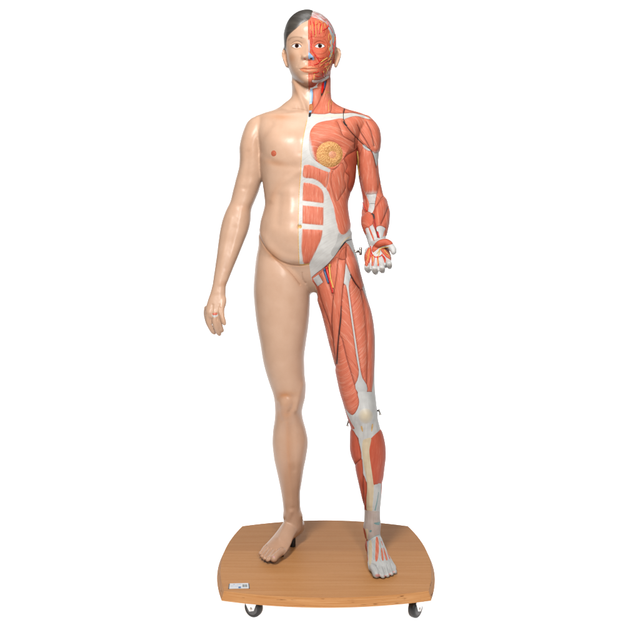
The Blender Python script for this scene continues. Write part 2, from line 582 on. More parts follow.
# left arm of the figure (muscles)
loft_h([(115.5, 358, 368, .02, .016, .016), (118, 353.5, 371, .02, .032, .032), (121, 351, 374.2, .02, .044, .044),
        (125, 350, 376.6, .02, .051, .051), (131, 350.5, 379.3, .02, .056, .056), (140, 353, 380.2, .02, .057, .057),
        (149, 356, 379.6, .021, .055, .055), (156, 357, 378.6, .023, .052, .052), (164, 357.3, 378.4, .025, .050, .050),
        (172, 358, 379.0, .026, .048, .048), (183, 360, 380.8, .027, .045, .046), (192, 361.8, 382, .028, .042, .044),
        (199, 363, 384.5, .028, .040, .042), (206, 363.5, 387, .026, .040, .042), (213, 364, 388.5, .022, .040, .042),
        (218, 366, 387, .018, .034, .036)], n=2.15)
ptube([(375.6, 204, .015), (375.4, 213, -.022), (375.4, 222, -.062), (375.6, 230, -.100), (376.3, 238, -.140), (377, 245, -.168), (377.6, 249, -.18)],
      [(.040, .036), (.0445, .040), (.0425, .037), (.036, .031), (.029, .024), (.025, .019), (.025, .017)], u_ref=(1, 0, 0), sub=8, K=32)
# its hand: palm turned up towards the viewer, fingers foreshortened
ptube([(377, 244, -.165), (378.4, 251, -.190), (379, 258, -.217), (378.6, 263.5, -.240)],
      [(.025, .018), (.033, .019), (.036, .018), (.036, .014)], u_ref=(1, 0, -.12), sub=6, K=32)
ptube([(374, 245, -.185), (380, 243.5, -.205), (386, 243, -.212), (390.2, 246, -.222), (393.0, 249.5, -.236), (393.6, 252, -.242)],
      [.013, .0155, .0140, .0112, .0106, .0086])
ptube([(368.6, 251, -.19), (368.4, 257, -.210), (368.6, 262, -.228)], [.012, .013, .011])
for a, b, c, d, r in (((369.4, 260, -.232), (367.2, 265.5, -.254), (367.0, 268.6, -.272), (368.6, 271.0, -.262), .0088),
                      ((375.2, 261, -.238), (374.4, 266.5, -.262), (374.6, 270.2, -.282), (375.8, 272.6, -.270), .0094),
                      ((381.4, 260, -.238), (381.6, 265.5, -.262), (382.0, 269.0, -.282), (382.6, 271.2, -.272), .0092),
                      ((387.0, 258, -.234), (388.4, 262.2, -.258), (389.4, 264.6, -.280), (389.6, 267.0, -.272), .0090)):
    ptube([a, b, c, d], [r * 1.02, r, r, r * .82])
# neck and head
loft_h([(66, 291, 331, .050, .040, .062), (75, 291.5, 330.6, .048, .050, .062), (84, 291.8, 330.3, .045, .056, .060),
        (92, 291.9, 330.4, .040, .058, .058), (99, 291, 331, .036, .058, .058), (108, 284, 338, .032, .058, .058)], n=2.15)
loft_h([(12.3, 304, 314, .030, .018, .03), (14.2, 298.5, 319.5, .030, .040, .055), (18, 293, 325, .028, .062, .078), (23, 288.8, 330, .026, .078, .094),
        (30, 286, 334, .025, .089, .105), (37, 284.6, 336, .025, .094, .108), (45, 284.6, 336.4, .025, .092, .106),
        (52, 285.3, 335.6, .025, .091, .100), (58, 286.2, 334.4, .025, .091, .090), (64, 287.4, 332.8, .025, .091, .078),
        (70, 289.2, 330.8, .024, .090, .066), (75, 291.3, 328.2, .022, .088, .055), (80, 294.8, 324.0, .020, .084, .045),
        (84.4, 298.6, 319.6, .016, .077, .040), (87.2, 302.0, 315.6, .012, .066, .036), (88.8, 304.6, 312.8, .012, .055, .03)], n=2.25)
for sx, c in ((-1, 285.2), (1, 337.6)):
    # ear plate with a rim
    ptube([(c - sx * 1.0, 50, .032), (c + sx * .4, 55, .034), (c - sx * .6, 61, .028), (c - sx * 1.8, 66, .018)],
          [(.0075, .014), (.0078, .017), (.0066, .013), (.0050, .008)], u_ref=(1, .6 * sx, 0), K=20)
    rim = [(c - sx * 2.0, 53, .012), (c - sx * .8, 49.4, .024), (c + sx * 1.6, 49.2, .042), (c + sx * 2.6, 53.5, .050),
           (c + sx * 1.9, 59, .044), (c - sx * .2, 64.5, .030), (c - sx * 1.6, 67, .020)]
    ptube(rim, [.0026, .0032, .0034, .0034, .0034, .0036, .0036], K=10)
# seat and pubic mound
ellipsoid(world(283, 266, .06), (.082, .085, .098))
ellipsoid(world(335, 267, .055), (.078, .085, .095))
ellipsoid(world(308.2, 284, .015), (.026, .05, .034))


# feet
def foot(heel, toe, ground_heel, ground_toe, med, scale=1.0):
    h = np.array(heel, float)
    t = np.array(toe, float)
    ax = (t - h)
    ln = np.linalg.norm(ax)
    ax /= ln
    e = np.array([ax[1], -ax[0]]) * med          # towards the big toe
    if e[0] * med < 0:
        e = -e
    k = ln / 0.19

    def P(s, o, z):
        s2 = s * k
        g = ground_heel + (ground_toe - ground_heel) * min(1.1, max(0, s / 0.19))
        p = h + ax * s2 + e * o
        return np.array([p[0], p[1], g + z])
    rows = [(-.026, .012, .016, .038, 0), (-.018, .021, .006, .052, 0), (0, .0265, .0, .062, 0), (.02, .029, .0, .074, 0), (.045, .029, .003, .078, .001),
            (.07, .0300, .009, .070, .001), (.095, .0325, .010, .057, .001), (.12, .0375, .003, .045, .0), (.145, .0415, .0, .035, -.001),
            (.163, .0435, .0, .027, -.002), (.176, .042, .001, .021, -.002), (.184, .037, .003, .016, -.002)]
    A = np.array(rows)
    q = np.linspace(A[0, 0], A[-1, 0], 44)
    Cc = [pchip(A[:, 0], A[:, j], q) for j in range(1, 5)]
    a = np.linspace(0, 2 * math.pi, 40, endpoint=False)
    rings = []
    for s, wd, zb, zt, of in zip(q, *Cc):
        n = 2.3
        cx = np.sign(np.cos(a)) * np.abs(np.cos(a)) ** (2 / n)
        cz = np.sign(np.sin(a)) * np.abs(np.sin(a)) ** (2 / n)
        zc, hz = (zb + zt) / 2, (zt - zb) / 2
        # the instep is narrower at the top than at the sole
        narrow = 1 - .34 * np.clip(cz, 0, 1) * (1 if s > .03 else .5)
        rings.append(np.array([P(s, of + wd * x * nr, zc + hz * z) for x, z, nr in zip(cx, cz, narrow)]))
    emit(rings)
    toes = [(.166, .027, .228, .0245, .0122, .0122), (.172, .0072, .230, .0060, .0080, .0078), (.168, -.0080, .222, -.0094, .0076, .0074),
            (.160, -.0220, .211, -.0236, .0072, .0071), (.148, -.0340, .197, -.0368, .0070, .0069)]
    tips, mids = [], []
    for s0, o0, s1, o1, r0, r1 in toes:
        sm = s0 + (s1 - s0) * .55
        om = (o0 + o1) / 2
        tube_src([P(s0, o0, .014), P(sm, om, r0 * 1.25), P(s1 - r1, o1, r1 * .98)], [r0 * 1.02, r0 * .97, r1],
                 u_ref=(e[0], e[1], 0), K=18)
        tips.append(P(s1 - r1 * .4, o1, r1 * 1.7))
        mids.append(P(s0 + .012, o0, .024))
    return tips, mids


BOARD_TOP = 0.083
tips_r, mids_r = foot((-.0775, .126), (-.1545, -.040), BOARD_TOP + .027, BOARD_TOP + .010, 1)
tips_l, mids_l = foot((.1710, .016), (.1890, -.152), BOARD_TOP + .001, BOARD_TOP + .001, -1)

# ------------------------------------------------------------------ fuse the volumes into one skin
me = bpy.data.meshes.new('source')
me.from_pydata(np.concatenate(SV).tolist(), [], SF)
me.update()
src = bpy.data.objects.new('source', me)
COL.objects.link(src)
md = src.modifiers.new('r', 'REMESH')
md.mode = 'VOXEL'
md.voxel_size = 0.0024
md.adaptivity = 0.0
dg = bpy.context.evaluated_depsgraph_get()
ev = src.evaluated_get(dg).to_mesh()
V = np.empty(len(ev.vertices) * 3, np.float32)
ev.vertices.foreach_get('co', V)
V = V.reshape(-1, 3).astype(np.float64)
nl = len(ev.loops)
lv = np.empty(nl, np.int32)
ev.loops.foreach_get('vertex_index', lv)
assert nl == 4 * len(ev.polygons)
Q = lv.reshape(-1, 4)
bpy.data.objects.remove(src, do_unlink=True)
bpy.data.meshes.remove(me)
d1 = ((V[Q[:, 0]] - V[Q[:, 2]]) ** 2).sum(1)
d2 = ((V[Q[:, 1]] - V[Q[:, 3]]) ** 2).sum(1)
sw = d1 <= d2
T = np.concatenate([np.where(sw[:, None], Q[:, [0, 1, 2]], Q[:, [0, 1, 3]]),
                    np.where(sw[:, None], Q[:, [0, 2, 3]], Q[:, [1, 2, 3]])])
print('remesh', len(V), len(T))


def edges_of(T):
    E = np.concatenate([T[:, [0, 1]], T[:, [1, 2]], T[:, [2, 0]]])
    E.sort(1)
    key = E[:, 0].astype(np.int64) * (T.max() + 1) + E[:, 1]
    u, idx, inv = np.unique(key, return_index=True, return_inverse=True)
    return E[idx], inv


def smooth(V, T, it, fac=0.5, weight=None):
    E, _ = edges_of(T)
    n = len(V)
    deg = np.bincount(E.ravel(), minlength=n).astype(float)
    deg[deg == 0] = 1
    for _ in range(it):
        S = np.empty_like(V)
        for k in range(3):
            S[:, k] = (np.bincount(E[:, 0], V[E[:, 1], k], n) + np.bincount(E[:, 1], V[E[:, 0], k], n)) / deg
        D = (S - V) * fac
        V = V + (D if weight is None else D * weight[:, None])
    return V


def normals(V, T):
    n = np.cross(V[T[:, 1]] - V[T[:, 0]], V[T[:, 2]] - V[T[:, 0]])
    out = np.zeros_like(V)
    for k in range(3):
        for c in range(3):
            out[:, c] += np.bincount(T[:, k], n[:, c], len(V))
    l = np.linalg.norm(out, axis=1)
    l[l == 0] = 1
    return out / l[:, None]


def subdivide(V, T, mask):
    E, inv = edges_of(T)
    m = mask[E[:, 0]] & mask[E[:, 1]]
    mid = np.full(len(E), -1, np.int64)
    mid[m] = len(V) + np.arange(m.sum())
    V2 = np.concatenate([V, (V[E[m, 0]] + V[E[m, 1]]) / 2])
    n = len(T)
    m0, m1, m2 = mid[inv[:n]], mid[inv[n:2 * n]], mid[inv[2 * n:]]
    cnt = (m0 >= 0).astype(int) + (m1 >= 0) + (m2 >= 0)
    a, b, c = T[:, 0], T[:, 1], T[:, 2]
    out = [T[cnt == 0]]
    f = cnt == 3
    for x, y, z in ((a, m0, m2), (m0, b, m1), (m2, m1, c), (m0, m1, m2)):
        out.append(np.stack([x[f], y[f], z[f]], 1))
    for mm, p, q, r in ((m0, a, b, c), (m1, b, c, a), (m2, c, a, b)):
        f = (cnt == 1) & (mm >= 0)
        out.append(np.stack([p[f], mm[f], r[f]], 1))
        out.append(np.stack([mm[f], q[f], r[f]], 1))
    return V2, np.concatenate(out)


U0, W0 = project(V)
small = (W0 > 536) | ((W0 > 304) & (U0 < 228) & (W0 < 345)) | ((U0 > 362) & (W0 > 240) & (W0 < 280)) | (W0 < 72) & ((U0 < 286) | (U0 > 336))
V = smooth(V, T, 7, 0.5, np.where(W0 > 545, .2, np.where(small, 0.35, 1.0)))
U0, W0 = project(V)
V = smooth(V, T, 14, 0.5, ((U0 > 254) & (U0 < 267) & (W0 > 138) & (W0 < 184)).astype(float))
mask = (U0 > 296) | (W0 < 95) | (W0 > 500) | ((W0 > 280) & (U0 < 230))
V, T = subdivide(V, T, mask)
V = smooth(V, T, 2, 0.5)
Nn = normals(V, T)
U0, W0 = project(V)
mask = (Nn[:, 1] < 0.35) & (((W0 < 92) & (U0 > 284)) | ((U0 > 364) & (W0 > 225) & (W0 < 280)))
V, T = subdivide(V, T, mask)
V = smooth(V, T, 2, 0.5)
Nn = normals(V, T)
U, W = project(V)
front = Nn[:, 1] < 0.25
print('dense', len(V), len(T))

# ------------------------------------------------------------------ relief on the form


def gauss(px, py, rx, ry, ang=0.0):
    c, s = math.cos(math.radians(ang)), math.sin(math.radians(ang))
    du, dv = U - px, W - py
    a = (du * c + dv * s) / rx
    b = (-du * s + dv * c) / ry
    return np.exp(-(a * a + b * b)) * front


def seg_dist(u, v, P, closed=False):
    P = np.asarray(P, float)
    Qn = np.roll(P, -1, 0) if closed else P[1:]
    P0 = P if closed else P[:-1]
    best = np.full(len(u), 1e9)
    for (x0, y0), (x1, y1) in zip(P0, Qn):
        dx, dy = x1 - x0, y1 - y0
        l2 = dx * dx + dy * dy + 1e-12
        t = np.clip(((u - x0) * dx + (v - y0) * dy) / l2, 0, 1)
        np.minimum(best, (u - x0 - t * dx) ** 2 + (v - y0 - t * dy) ** 2, out=best)
    return np.sqrt(best)


def stroke(pts, wd, sub=5):
    P = catmull(pts, sub)
    lo, hi = P.min(0) - 4 * wd, P.max(0) + 4 * wd
    idx = np.nonzero((U > lo[0]) & (U < hi[0]) & (W > lo[1]) & (W < hi[1]) & front)[0]
    out = np.zeros(len(U))
    d = seg_dist(U[idx], W[idx], P)
    out[idx] = np.exp(-(d / wd) ** 2)
    return out


MM = 0.001
DY = np.zeros(len(V))       # towards the viewer
DN = np.zeros(len(V))       # along the normal
# face
for sx in (-1, 1):
    X = lambda a: 308.3 + sx * a
    DY += -8.0 * MM * gauss(X(10.5), 45.0, 6.0, 4.4)
    DY += 5.4 * MM * gauss(X(11.5), 46.0, 5.0, 2.7)
    DY += 1.8 * MM * gauss(X(12.5), 38.3, 8.0, 3.2, sx * -4)
    DY += 3.2 * MM * gauss(X(14.5), 55, 6.0, 5.5)
    DY += -2.5 * MM * gauss(X(15), 69, 5, 7)
    DY += 7.0 * MM * gauss(X(4.6), 57.6, 2.2, 2.0)
    DY += -1.6 * MM * stroke([(X(7.2), 56), (X(8.5), 61), (X(11), 66)], 1.2)
    DY += -5.0 * MM * gauss(X(3.3), 59.6, 1.25, .75)
    DY += 1.7 * MM * stroke([(X(16.2), 46.4), (X(13.5), 43.4), (X(10), 43.0), (X(7.0), 45.6)], .7)
    DY += -1.4 * MM * stroke([(X(17), 44), (X(13.5), 41.5), (X(10), 41.2), (X(6.6), 43)], .6)
    DY += 1.0 * MM * stroke([(X(15.6), 47.0), (X(12), 48.6), (X(8), 47.6)], .6)
    DN += -2.2 * MM * gauss(337.8 if sx > 0 else 284.9, 56.5, 1.6, 4.2)
nose = np.zeros(len(V))
for py, a in ((43, 2), (46, 5), (49, 9), (52, 13), (55, 17), (57.3, 18)):
    nose += a * 0.46 * gauss(308.3, py, 2.1 + .16 * (py - 43), 2.6)
DY += nose * MM
DY += -4 * MM * gauss(308.3, 60.8, 4.5, 1.2)
DY += 4.6 * MM * gauss(308.5, 67.4, 7.5, 1.8) + 5.0 * MM * gauss(308.5, 71.2, 6.4, 1.9)
DY += -2.2 * MM * stroke([(299.6, 69.3), (304, 69.0), (308.5, 69.5), (313, 69.0), (317.6, 69.3)], .55)
DY += -1.6 * MM * gauss(308.4, 63.8, 1.2, 2.0)
DY += -2.4 * MM * gauss(308.5, 75.2, 6.5, 1.9) + 5.0 * MM * gauss(308.5, 81, 6.0, 4.6)
# neck, chest, belly
DN += 2.6 * MM * stroke([(306.5, 113.5), (298, 113), (285, 115), (270, 115.2), (258, 117)], 2.6)
DN += -5.0 * MM * gauss(289, 108.5, 8, 3.0, 8)
DN += -5.0 * MM * gauss(308.8, 108, 3.2, 4.5)
DN += 4.0 * MM * stroke([(294, 82), (300, 96), (306, 110)], 2.4)
DN += -3.0 * MM * gauss(300.5, 108, 2.6, 5, -15)
DN += 5.5 * MM * gauss(276, 143, 16, 15) + 6.5 * MM * gauss(335, 142, 16, 17)
DN += -1.6 * MM * stroke([(294, 166), (286, 166), (276, 164), (268, 158)], 3.4)
DN += -2.4 * MM * stroke([(272, 124), (265, 134), (260.5, 143), (260.2, 152)], 3.2)
DN += -1.8 * MM * stroke([(302.5, 124), (300.5, 138), (299, 152)], 4.5)
DN += 2.2 * MM * stroke([(300, 171), (290, 178), (279, 188), (272, 200)], 3.2)
DN += 3.5 * MM * gauss(290, 196, 7, 9) + 3.0 * MM * gauss(290, 212, 7, 8) + 4.0 * MM * gauss(290, 236, 8, 18)
DN += -2.6 * MM * stroke([(279, 196), (278, 210), (277, 224)], 4.0)
DN += -4.0 * MM * gauss(299.4, 226.5, 1.6, 2.0)
belly_line = [(258.8, 232), (262.5, 242), (268.5, 251), (278, 259.5), (288, 264), (300, 265.6), (309, 264.4)]
groin_line = [(272, 256), (279, 262.8), (288, 270), (295, 278), (300, 284.5)]
DN += -2.0 * MM * stroke(belly_line, .8) + 3.0 * MM * stroke([(263, 236), (270, 247), (279, 254.5), (290, 259), (299, 260)], 4)
DN += -2.0 * MM * stroke(groin_line, .8)
DN += -1.4 * MM * stroke([(302.2, 273), (302.5, 277), (303.8, 281), (305.6, 283)], .9)
# arm, leg and hand forms of the skin half
DN += -2.2 * MM * stroke([(248, 152), (247, 170), (244, 188)], 2.5)
DN += 2.0 * MM * gauss(240.5, 216, 5, 11, 20) + -1.2 * MM * gauss(241.5, 206, 6, 3)
DN += 1.2 * MM * stroke([(231, 218), (228, 232), (225, 245), (221.8, 262), (219.4, 284)], 2.0)
DN += -1.0 * MM * stroke([(234.5, 228), (230, 248), (226.4, 268)], 2.4)
DN += -2.0 * MM * stroke([(212.6, 305), (212.1, 312), (212.0, 319)], 1.1) - 1.6 * MM * stroke([(217.4, 318), (218.4, 323), (220, 329)], .6) - 1.6 * MM * stroke([(220.6, 308), (220.8, 314)], .7) + -1.2 * MM * stroke([(216.6, 313), (217, 320)], .6)
DN += 1.6 * MM * gauss(209, 312.5, 2.2, 2.2) + 1.6 * MM * gauss(214.6, 312.5, 2.0, 2.2) + 1.4 * MM * gauss(219, 312, 1.8, 2.0)
DN += 6.5 * MM * gauss(284.2, 404.5, 5.6, 6.6) - 2.4 * MM * stroke([(279, 396.6), (284, 394.8), (290, 396.4)], 2.4)
DN += -2.6 * MM * stroke([(292.8, 398), (293, 406), (289, 413)], 2.2) + 2.5 * MM * stroke([(302, 385), (298.5, 398), (295.5, 410)], 3.0)
DN += 3.0 * MM * gauss(285.5, 417, 4, 5) + -1.6 * MM * stroke([(278.5, 404), (278.4, 412), (281, 420)], 2.4)
DN += 1.8 * MM * stroke([(286.5, 424), (287.5, 450), (290, 478), (292.5, 505)], 2.0)
DN += -1.5 * MM * stroke([(292, 425), (293.4, 445), (294.6, 470)], 2.2)
DN += 3.5 * MM * gauss(301, 516, 2.4, 4) + 3.0 * MM * gauss(284.8, 516, 2.4, 4)
DN += 3.0 * MM * stroke([(291, 512), (286, 524), (279, 538)], 2.2)
DN += 3.2 * MM * gauss(266, 293, 14, 26)
# patella and shin of the muscle leg
DN += 10.5 * MM * gauss(366, 414.5, 6.2, 8.4) + 2.4 * MM * stroke([(364.8, 428), (366.5, 438)], 3)
DN += 2.2 * MM * stroke([(366, 445), (367, 465), (369.5, 490), (370, 505)], 2.0)
DN += -2.5 * MM * gauss(356.5, 421, 3.0, 5, 20) - 2.6 * MM * gauss(374.6, 419, 2.0, 6) - 2.2 * MM * gauss(359, 426, 2.2, 3.4) - 2.2 * MM * gauss(373, 427, 2.2, 3.4)
DN += 3.0 * MM * gauss(379.6, 524, 2.0, 5) + 3.0 * MM * gauss(365, 527, 2.0, 5)
# clavicle and hip on the muscle half, scalp ridge
DN += 3.0 * MM * stroke([(311, 115.5), (325, 115), (342, 115), (354, 114.5), (368, 118)], 2.2)
DN += -4.5 * MM * gauss(336, 110, 3.0, 3.0)
DN += 3.0 * MM * stroke([(351, 233), (345, 240), (338, 247)], 2.5)
for tp, mp in ((tips_r, mids_r), (tips_l, mids_l)):
    for k in range(4):
        p0, p1 = (tp[k] + tp[k + 1]) / 2, (mp[k] + mp[k + 1]) / 2
        (ua, va), (ub, vb) = [(float(q[0][0]), float(q[1][0])) for q in (project(p0[None]), project(p1[None]))]
        DN += -2.6 * MM * stroke([(ua, va + 1), ((ua + ub) / 2, (va + vb) / 2), (ub, vb)], .55)
V = V + Nn * DN[:, None]
V[:, 1] -= DY
V = smooth(V, T, 1, 0.4)
Nn = normals(V, T)
U, W = project(V)
front = Nn[:, 1] < 0.35

# ------------------------------------------------------------------ painted parts: outlines in the photograph, wrapped on the form
REG = []


def reg(name, mat, pts, sub=5, amp=0.0, wd=1.6, fib=90, fade=None, edge=0.0, line=0.0, wrap=False, seed=None, strength=0.955):
    P = np.array(pts, float)
    if sub > 1:
        P = catmull(P, sub, True)
    if mat.startswith('muscle') and amp > 0:
        amp, line = amp * 1.45, min(.9, line * 1.6)
    REG.append(dict(name=name, mat=mat, P=P, amp=amp * MM, wd=wd, fib=fib, fade=fade, edge=edge, line=line, wrap=wrap,
                    seed=len(REG) * 0.37 if seed is None else seed, st=strength))


def circ(x, y, rx, ry=None, n=20, ang=0):
    ry = rx if ry is None else ry
    c, s = math.cos(math.radians(ang)), math.sin(math.radians(ang))
    return [(x + c * rx * math.cos(t) - s * ry * math.sin(t), y + s * rx * math.cos(t) + c * ry * math.sin(t))
            for t in np.linspace(0, 2 * math.pi, n, endpoint=False)]


def strip(pts, w0, w1=None):
    P = catmull(pts, 5)
    Tn = np.gradient(P, axis=0)
    Tn /= np.linalg.norm(Tn, axis=1)[:, None] + 1e-9
    Nr = np.stack([-Tn[:, 1], Tn[:, 0]], 1)
    wv = np.linspace(w0, w0 if w1 is None else w1, len(P))[:, None] / 2
    return np.concatenate([P + Nr * wv, (P - Nr * wv)[::-1]])


MID = [(308.3, -20), (308.3, 20), (308.3, 84), (310.3, 88), (309.7, 95), (309.4, 104), (308.6, 114), (307.4, 120), (305, 131), (302.7, 144),
       (301.9, 157.5), (301.2, 172), (299.7, 191), (298.9, 210), (298.7, 235), (299, 250), (299.6, 264.2), (309.2, 264.0), (311.2, 279), (312.4, 281.5), (315.4, 285.5), (317.4, 291), (317.6, 297), (314, 330), (318, 420), (330, 660)]
# wrapped bases: everything of the muscle half that no finer part claims
reg('back_muscles', 'muscle', [(0, -60), (700, -60), (700, 700), (0, 700)], sub=1, wrap=True)
reg('skin_body', 'skin', [(-60, -60)] + MID + [(-60, 660)], sub=1, wrap=True)

# ---- torso
reg('abdominal_fascia', 'white', [(308.4, 114), (312.5, 113.6), (330, 113), (342.5, 113), (353.7, 112.4), (363.7, 115.4), (371, 118.9), (362, 120), (352, 121),
     (340, 135), (343, 160), (340, 200), (342.5, 232), (350, 226), (352, 232), (352, 240), (346, 242), (338, 252), (328.7, 263.5), (320, 271), (311.6, 277.4)] + MID[19:6:-1],
    sub=1, fib=-35, wd=2)
reg('iliac_fascia', 'iliac', [(338.6, 233.2), (343, 234.6), (350.6, 227.5), (355, 229), (355, 241), (346, 241.6), (342, 246), (338.4, 250.8), (333, 256.5), (331, 252), (336, 243)], fib=-50)
reg('trapezius_muscle', 'muscle', [(326, 100), (331, 97), (335, 104), (345, 108.6), (354, 112), (362, 115), (353, 113), (344, 113.4), (331, 113.4), (328, 108)], sub=3, amp=1.5, fib=35, line=.5)
reg('clavicle', 'clav', [(314, 115.0), (330, 114.3), (343, 114), (350, 114.4), (342, 116.4), (328, 116.8), (315, 117)], amp=.8, fib=0, edge=.7)
reg('external_oblique', 'muscle', [(329, 171), (338, 160), (347, 153), (355.5, 148), (360, 152), (360, 185), (355, 192), (351, 199), (350.5, 206), (352, 215), (354, 226), (350.5, 228.5), (345, 234.4),
     (340.5, 234), (337.5, 228), (335.4, 218), (333.3, 207), (330.6, 199), (328.6, 193), (326, 188), (327, 180)], amp=2.5, wd=3, fib=68, edge=0.9)
reg('serratus_anterior', 'muscle_deep', [(344, 158), (352, 152), (357.5, 150), (359, 165), (357.5, 180), (354, 189), (350, 192.6), (347.5, 186), (349, 177), (345, 172), (347, 166)], amp=2.2, wd=1.6, fib=60, line=.5)
reg('external_oblique_slip', 'muscle', [(333, 171), (341, 163), (345, 168), (344, 178), (346, 187), (341, 196), (337, 201), (333, 192), (331, 180)], amp=2.0, wd=1.8, fib=72, line=.35)
REC = dict(amp=2.6, wd=2.2, fib=92, edge=1.0)
reg('rectus_abdominis', 'muscle', [(303.6, 166.5), (306, 164.6), (313, 164.6), (321, 167), (328.6, 171.4), (328.4, 180), (325.8, 188), (320, 182.6), (312.5, 178.8), (303.2, 177.2)], **REC)
reg('rectus_abdominis', 'muscle', [(303, 183.6), (306, 182.6), (311, 183.2), (317.5, 185.6), (322.3, 190), (324, 196.5), (323.8, 202.6), (322, 203.3), (312, 202), (303, 200.8), (302.4, 199)], **REC)
reg('rectus_abdominis', 'muscle', [(302.6, 206), (304, 205.2), (313, 206), (322, 207), (323.6, 208.6), (323.4, 224), (322, 225.4), (312, 224.6), (303, 223.6), (302.2, 222)], **REC)
reg('rectus_abdominis', 'muscle', [(302, 229.6), (303, 228.8), (312, 229.2), (321.6, 229.8), (322.6, 231.4), (321, 240), (316, 251), (311.2, 260.6), (308.6, 264.0), (303.6, 263.6), (302, 257), (301.2, 246)], **REC)
reg('pectoralis_major', 'muscle', [(309.4, 136), (311.4, 129), (318, 122.8), (331, 120), (343, 118.6), (347, 126), (353, 133.5), (358, 139), (358.5, 145), (355.5, 149.6), (347, 155), (341, 162.4), (334, 169.6),
     (326, 167), (318, 162.4), (312, 157), (309.5, 151), (308.8, 143)], amp=5.5, wd=3.2, fib=12, fade=(313, 140, 308.6, 141, 1.0))
reg('pectoralis_cleft', 'cleft', strip([(337.5, 122), (340.5, 129), (343, 135.5), (349, 139.6), (354, 142.4)], .42, .3), sub=1)
reg('pectoralis_cleft', 'cleft', strip([(355.3, 136.4), (355, 141), (354.6, 148.6)], .5, .7), sub=1)
reg('mammary_gland', 'gland', circ(329.6, 154.4, 13.2, 13.0), amp=5.5, wd=5.0)
reg('nipple', 'areola', circ(332.6, 154.6, 3.8, 3.6), amp=1.2, wd=2.0)
reg('pectoral_tendon', 'white', [(308.2, 158.4), (313, 161), (320, 165.4), (327, 169.0), (330.4, 170.6), (328.6, 172.2), (321, 169.4), (313, 166), (307.6, 164)], sub=2, amp=.6, wd=1)
# ---- skin details
reg('fat_layer', 'fatline', strip([(307.0, 120), (304.6, 131), (302.3, 144), (301.5, 157.5), (300.8, 172), (299.3, 191), (298.5, 210), (298.3, 235), (298.6, 250), (299.1, 264)], .75), sub=1, amp=.4, wd=.5)
reg('fat_layer', 'fatline', strip([(299.6, 264.8), (304, 264.6), (309.4, 263.8)], 1.3), sub=1, amp=.3, wd=.5)
reg('navel', 'fatline', circ(300.2, 226.6, 1.7, 1.9), amp=-.5, wd=1)
reg('nipple', 'nipple', circ(273.7, 153.4, 2.6, 3.0), amp=1.4, wd=1.6)
reg('knuckle_edge', 'white', [(212.2, 314.2), (217.2, 313.6), (217.7, 315.8), (214.8, 317.6), (212.3, 316.4)], sub=3, amp=.4, wd=1)
reg('knuckle_mark', 'redmark', [(212.6, 313.2), (216.8, 312.9), (217.1, 314.8), (213.0, 315.2)], sub=3, amp=.3, wd=1)
# ---- shoulder and arm
reg('deltoid_muscle', 'muscle', [(344.2, 119.8), (347.8, 117.8), (352.5, 116.4), (357.5, 116.1), (363.5, 117.9), (370, 119.6), (377, 122.5), (382, 130), (384, 140), (382, 149), (378.5, 153.6), (374.6, 153.2), (371.6, 151),
     (369.4, 149.2), (362.8, 144.4), (355.4, 136.7), (349, 129.6), (345.8, 125)], amp=3.0, wd=2.6, fib=58, fade=(375, 148, 376.5, 155, 1.0), line=.4)
reg('deltoid_cleft', 'cleft', strip([(357.5, 125), (361, 133), (366, 141), (370, 148)], .25, .35), sub=1)
reg('deltoid_cleft', 'cleft', strip([(366.5, 122), (371, 132), (374, 146)], .2, .3), sub=1)
reg('biceps_brachii', 'muscle', [(359.6, 155), (361.6, 149), (364.5, 146), (369, 149.4), (372.4, 153.4), (375.4, 161), (377.2, 172), (378.2, 183), (377.4, 191), (376, 195), (370, 195.6), (366.6, 196), (364.4, 192), (361.6, 184), (359.6, 172), (358.8, 163)],
    amp=3.6, wd=3, fib=86, fade=(370.5, 188, 371, 195.5, 1.0), line=.35)
reg('lateral_tendon', 'tendon', [(372.2, 151.6), (375, 153.4), (379, 152.2), (380, 156), (378, 161), (377, 166), (375.6, 163), (373.6, 157)], amp=.8)
reg('pectoral_tendon', 'tendon', [(362.6, 144.6), (365, 145), (369, 148.6), (370.6, 150.6), (367.6, 150.4), (363.6, 147.6)], sub=3, amp=.6)
reg('shoulder_seam', 'gap', strip([(344.6, 108.6), (343.4, 114), (343.8, 119.8), (346, 125.2), (350, 130.8), (356, 137.4), (362.8, 144.2), (368, 148), (371.6, 151.2), (374.2, 158), (376.4, 168)], .75, .4), sub=1)
reg('shoulder_seam', 'gap', strip([(343.6, 121.3), (345.0, 124), (346.8, 126)], 1.8, 1.3), sub=1)
reg('brachialis_muscle', 'muscle', [(378.4, 172), (379.6, 180), (382, 187), (384, 194.5), (381, 199), (376, 206.4), (374.6, 205), (376, 196), (378, 190), (378.9, 181)], amp=2, wd=1.4, fib=80, line=.5)
reg('triceps_brachii', 'muscle_deep', [(358, 166), (359.6, 175), (361.8, 186), (364.6, 194), (366.4, 199), (368, 211), (365, 212), (362.4, 206), (361.4, 195), (358.6, 182)], amp=1.6, wd=1.4, fib=84, line=.5)
reg('biceps_tendon', 'tendon', [(366.4, 195), (371, 194.6), (376.2, 194), (375.8, 198), (374.8, 203.6), (374.4, 208), (372.6, 212.4), (370, 213), (368, 211.6), (369.2, 203.6)], sub=3, amp=1.4, wd=1.4, fib=86)
reg('tendon_seam', 'gap', strip([(369.2, 203.8), (372, 203.4), (375, 203.7)], .35), sub=1)
reg('forearm_flexor', 'muscle_mid', [(366.2, 212), (368.4, 211.6), (371.8, 213.6), (373.4, 218), (373.4, 223), (371, 226), (368.4, 227.6), (366, 229), (365.4, 235), (366.4, 243), (364, 240), (360, 232), (358.5, 224), (360.5, 217)], amp=2.8, wd=2.2, fib=72, line=.4)
